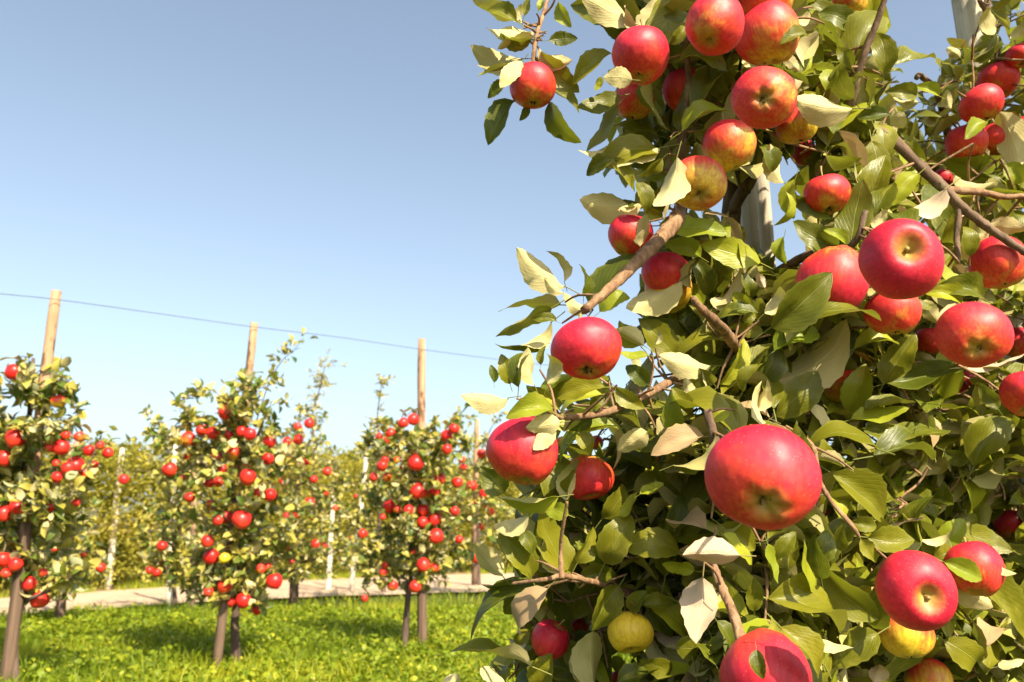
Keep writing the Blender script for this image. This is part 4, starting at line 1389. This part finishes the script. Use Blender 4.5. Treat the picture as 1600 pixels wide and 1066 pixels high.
    def hides(M):
        x, y, dd = proj(M.translation + Vector((M[0][1], M[1][1], M[2][1])) * .5)
        for a in APW:
            if dd < a[2] + 0.03 and math.hypot(x - a[0], y - a[1]) < a[3] * (0.55 + ((a[0] * 7 + a[1]) % 5) * 0.14): return True
        return False
    for p in APT:
        nb = min(allw, key=lambda q: (q - p).length + (0.05 if q.z < p.z else 0))
        if 0.005 < (nb - p).length < 0.30:
            V, F, UV = tube(catmull([(nb, .0030), (nb.lerp(p, .5) + Vector((0, 0, .03)), .0022), (p + Vector((0, 0, .035)), .0018), (p - Vector((0, 0, .012)), .0018)], 3), 4, 0, 0, False)
            lj.add(V, F, UV, None, 0)
            for k in range(3):
                dr = Vector((R.gauss(0, 1), R.gauss(0, 1), R.gauss(.2, .5))).normalized()
                items.append(((p - CAM).dot(FW), frame(p + Vector((0, 0, .035)), dr, Vector((R.gauss(0, .5), R.gauss(0, .5), 1)).normalized(), leafL * R.uniform(.7, 1.3)), 'p' if R.random() < .5 else 'g', R.randrange(6), R.random()))
    if lj.n:
        o = child('twigs', lj.mesh('twigs', M_FARBARK), root, Matrix.Identity(4)); o['kind'] = 'stuff'
    items = [t_ for t_ in items if not hides(t_[1])]
    items.sort(key=lambda t_: t_[0])
    for it in items[:nparts]:
        child('leaf', leaf_mesh('r', it[3], it[2]), root, it[1])
    for col in 'gp':
        jj = Join()
        for it in items[nparts:]:
            if it[2] == col:
                V, F, UV = GEO_FAR_NP[it[3]]
                jj.add(V, F, UV, it[1], it[4])
        if jj.n:
            o = child('foliage', jj.mesh('foliage', M_BGLEAF[col]), root, Matrix.Identity(4))
            o['kind'] = 'stuff'
    return root


AL = [(23, 582, 26), (90, 627, 22, .42), (24, 685, 30), (7, 716, 26), (2, 700, 12), (78, 699, 14), (95, 699, 25), (103, 680, 14, .45), (124, 682, 16, .45), (139, 704, 17), (156, 696, 14, .48), (168, 708, 17), (148, 726, 12),
      (88, 724, 12), (118, 727, 28), (106, 731, 20), (131, 740, 16), (90, 746, 18), (27, 792, 24), (6, 803, 26), (78, 793, 14), (119, 786, 14), (5, 874, 24), (24, 882, 22), (9, 896, 16, .5), (45, 912, 22), (62, 936, 28, .55),
      (67, 895, 14, .5), (104, 902, 12), (157, 887, 15)]
AM = [(352, 643, 24), (295, 686, 24, .52), (315, 672, 18), (333, 677, 20), (357, 680, 17), (378, 674, 18), (390, 678, 20), (421, 690, 20, .85), (296, 713, 17), (264, 734, 23), (339, 713, 18), (365, 708, 20, .48), (418, 717, 20),
      (387, 745, 27, .55), (327, 754, 17), (342, 753, 16), (297, 777, 17), (422, 773, 20), (348, 733, 16), (403, 770, 14), (331, 788, 18), (352, 807, 20), (341, 813, 16), (378, 812, 29), (253, 853, 16), (324, 846, 20),
      (330, 870, 25), (351, 872, 17, .05), (408, 889, 15, .42), (418, 885, 13, .4), (428, 908, 25), (352, 916, 22, .5), (326, 925, 16, .5), (361, 941, 16), (380, 938, 24), (402, 952, 17), (234, 891, 12), (245, 895, 14), (284, 747, 11)]
AR = [(630, 661, 17), (646, 656, 19), (610, 677, 16), (593, 682, 12), (604, 689, 13), (698, 681, 19), (709, 670, 17), (698, 702, 17), (650, 724, 25), (630, 731, 12), (620, 719, 11, .45), (601, 718, 13), (597, 728, 17), (584, 746, 14),
      (605, 745, 15, .5), (687, 748, 20), (715, 754, 17), (652, 768, 25), (668, 771, 17, .42), (680, 767, 16), (608, 791, 21), (621, 796, 13, .45), (638, 797, 16), (661, 797, 19), (661, 816, 18), (679, 811, 22), (681, 838, 24),
      (598, 808, 11, .5), (567, 834, 15), (646, 864, 12, .4), (661, 883, 22), (679, 887, 16, .45), (602, 883, 12), (599, 895, 14, .45), (614, 915, 17, .52), (649, 917, 19), (570, 935, 11), (717, 843, 13), (710, 799, 15)]
small_tree('leftmost small apple tree by its bark-stripped post, cut by the left edge', (24, 1082), (52, 560), .030, 3.98,
           [(20, 640, 75, 70), (60, 590, 60, 50), (50, 700, 55, 60), (45, 830, 50, 80), (40, 915, 60, 30), (75, 640, 60, 60), (70, 720, 95, 60), (30, 810, 100, 80), (100, 790, 65, 60), (60, 890, 90, 45), (-80, 760, 110, 150), (-70, 620, 70, 60)], AL, 265, .066, 180, 31, 'leftmost small tree', .55)
small_tree('middle small apple tree with broad flat crown full of red apples', (371, 1040), (382, 600), .026, 4.55,
           [(330, 640, 75, 40), (380, 620, 40, 45), (375, 700, 40, 60), (370, 860, 45, 60), (355, 925, 70, 28), (395, 930, 45, 25), (390, 690, 75, 60), (300, 700, 55, 60), (350, 780, 95, 70), (290, 850, 60, 60), (400, 850, 70, 60), (350, 920, 80, 40), (430, 790, 45, 90), (410, 625, 50, 35)], AM, 265, .062, 180, 32, 'middle small tree', .6)
small_tree('right small apple tree in front of the straight brown post, red apples throughout', (631, 1022), (650, 640), .022, 5.08,
           [(620, 690, 50, 45), (662, 700, 35, 50), (655, 830, 45, 70), (650, 900, 50, 25), (660, 720, 55, 70), (700, 690, 42, 45), (640, 800, 75, 65), (700, 800, 60, 80), (620, 870, 60, 45), (680, 870, 55, 40), (585, 850, 30, 40)], AR, 255, .058, 180, 33, 'right small tree', .6)
GB = 'small apples of the row behind'
A2a = [(194, 749, 16)]
A2b = [(465, 667, 13), (483, 662, 16), (466, 687, 17), (449, 690, 15), (479, 721, 13), (511, 737, 14), (490, 749, 12), (451, 722, 15), (443, 752, 15), (483, 785, 17), (448, 806, 13), (463, 804, 14), (453, 855, 13), (494, 850, 15),
       (507, 853, 12), (456, 879, 10), (524, 794, 10, .5), (490, 811, 9, .45), (510, 771, 9, .5)]
A2c = [(752, 709, 15), (738, 759, 17), (757, 772, 18), (721, 718, 11), (724, 730, 12), (743, 783, 12), (756, 790, 10, .5), (745, 872, 15), (753, 823, 11, .5), (735, 800, 10), (766, 800, 13), (764, 740, 10), (730, 850, 9)]
small_tree('sparse apple tree of the row behind, between the two leftmost posts', (96, 976), (112, 760), .03, 6.3, [(110, 850, 60, 70), (90, 790, 50, 50), (60, 900, 60, 30)], [(112, 830, 9), (86, 858, 10), (130, 866, 9)], 70, .062, 0, 41, 'tree behind the leftmost one', .5)
small_tree('apple tree with a bare branch sticking out left of the middle tree', (275, 962), (262, 700), .022, 7.2, [(238, 665, 26, 22), (225, 650, 14, 14), (262, 700, 34, 26), (250, 800, 45, 70), (250, 880, 50, 45), (290, 800, 40, 90)], A2a, 90, .062, 0, 42, 'tree with the bare branch', .65)
small_tree('thin apple tree on a brown post, between the middle and right small trees', (464, 950), (468, 640), .026, 7.8, [(475, 660, 38, 28), (470, 720, 55, 50), (480, 800, 60, 60), (500, 860, 70, 50), (445, 870, 45, 50), (520, 780, 40, 60)], A2b, 180, .060, 0, 43, 'thin tree of the row behind', .6)
small_tree('apple tree of the row behind, at the edge of the large tree leaves', (748, 918), (745, 660), .030, 9.4, [(745, 700, 40, 40), (745, 770, 50, 50), (740, 840, 55, 45), (780, 700, 45, 45), (790, 800, 50, 70)], A2c, 160, .062, 0, 44, 'tree beside the large tree leaves', .6)
small_tree('apple tree behind the right small tree, only pale leafy flanks showing', (600, 930), (590, 700), .028, 8.6, [(560, 790, 45, 60), (600, 700, 45, 45), (545, 870, 55, 40), (590, 800, 50, 70), (690, 700, 40, 35)], [(545, 842, 9), (556, 776, 8)], 110, .062, 0, 45, 'tree behind the right small tree', .7)


# ------------------------------------------------------------------ wispy shoots against the sky
def shoot(name, label, pts, n, L, mat_kind, spread, cat, seed, willow=False, r=0.004):
    R = random.Random(seed)
    pp = [(P(*p), r * (1 - .75 * i / (len(pts) - 1))) for i, p in enumerate(pts)]
    b = pp[0][0].copy()
    root = empty(name, b)
    tag(root, label, cat)
    cp = catmull(pp, 6)
    V, F, UV = tube(cp, 6, .1, seed)
    child('stem', mesh_from(V, F, 'stem', M_FARBARK, True, UV), root, Matrix.Identity(4))
    tw = Join()
    for k in range(n):
        q, r_ = cp[int(len(cp) * (0.25 + 0.74 * R.random()))]
        if willow:
            side = Vector((R.gauss(0, 1), R.gauss(0, 1), R.gauss(.5, .6))).normalized() * spread * R.uniform(.3, 1)
            V, F, UV = tube([(q, .0025), (q + side, .001)], 3, 0, 0, False); tw.add(V, F, UV)
            for m in range(9):
                dr = (side.normalized() + Vector((R.gauss(0, .6), R.gauss(0, .6), R.gauss(0, .6)))).normalized()
                M = frame(q + side * R.random(), dr, Vector((R.gauss(0, 1), R.gauss(0, 1), 1)).normalized(), L * R.uniform(.6, 1.2), .45)
                g = GEO_FAR_NP[R.randrange(6)]; tw.add(g[0], g[1], g[2], M, R.random())
        else:
            dr = Vector((R.gauss(0, 1), R.gauss(0, .7), R.gauss(.3, .6))).normalized()
            M = frame(q + dr * spread * R.random(), dr, Vector((R.gauss(0, .7), R.gauss(0, .7), 1)).normalized(), L * R.uniform(.7, 1.2))
            child('leaf', leaf_mesh('r', R.randrange(6), 'p' if R.random() < .6 else 'g'), root, M)
    if tw.n:
        o = child('foliage', tw.mesh('foliage', M_BGLEAF['p']), root, Matrix.Identity(4)); o['kind'] = 'stuff'
    return root


shoot('leafy_shoot', 'long leafy shoot reaching to the wire above the middle tree', [(400, 660, 4.7), (420, 600, 4.7), (440, 565, 4.7), (458, 548, 4.7), (475, 528, 4.7)], 38, .058, 'r', .06, 'shoot', 1)
shoot('willow_sapling', 'feathery grey-green sapling top against the sky above the thin tree', [(492, 800, 9.5), (490, 690, 9.5), (488, 650, 9.5), (500, 605, 9.5), (508, 572, 9.5)], 46, .07, 'r', .26, 'sapling', 2, True, .014)
shoot('willow_sapling', 'wispy pale sapling top just left of the right small tree', [(592, 780, 9.0), (592, 690, 9.0), (590, 650, 9.0), (594, 615, 9.0), (598, 592, 9.0)], 24, .07, 'r', .14, 'sapling', 3, True, .012)
shoot('leafy_shoot', 'thin drooping shoot between the right small tree and the large tree', [(700, 700, 5.2), (715, 655, 5.2), (735, 632, 5.2), (752, 628, 5.2), (765, 650, 5.2)], 26, .052, 'r', .06, 'shoot', 4)
print('objects', len(scene.objects), 'tris', sum(len(o.data.loop_triangles) or len(o.data.polygons) for o in scene.objects if o.type == 'MESH'))
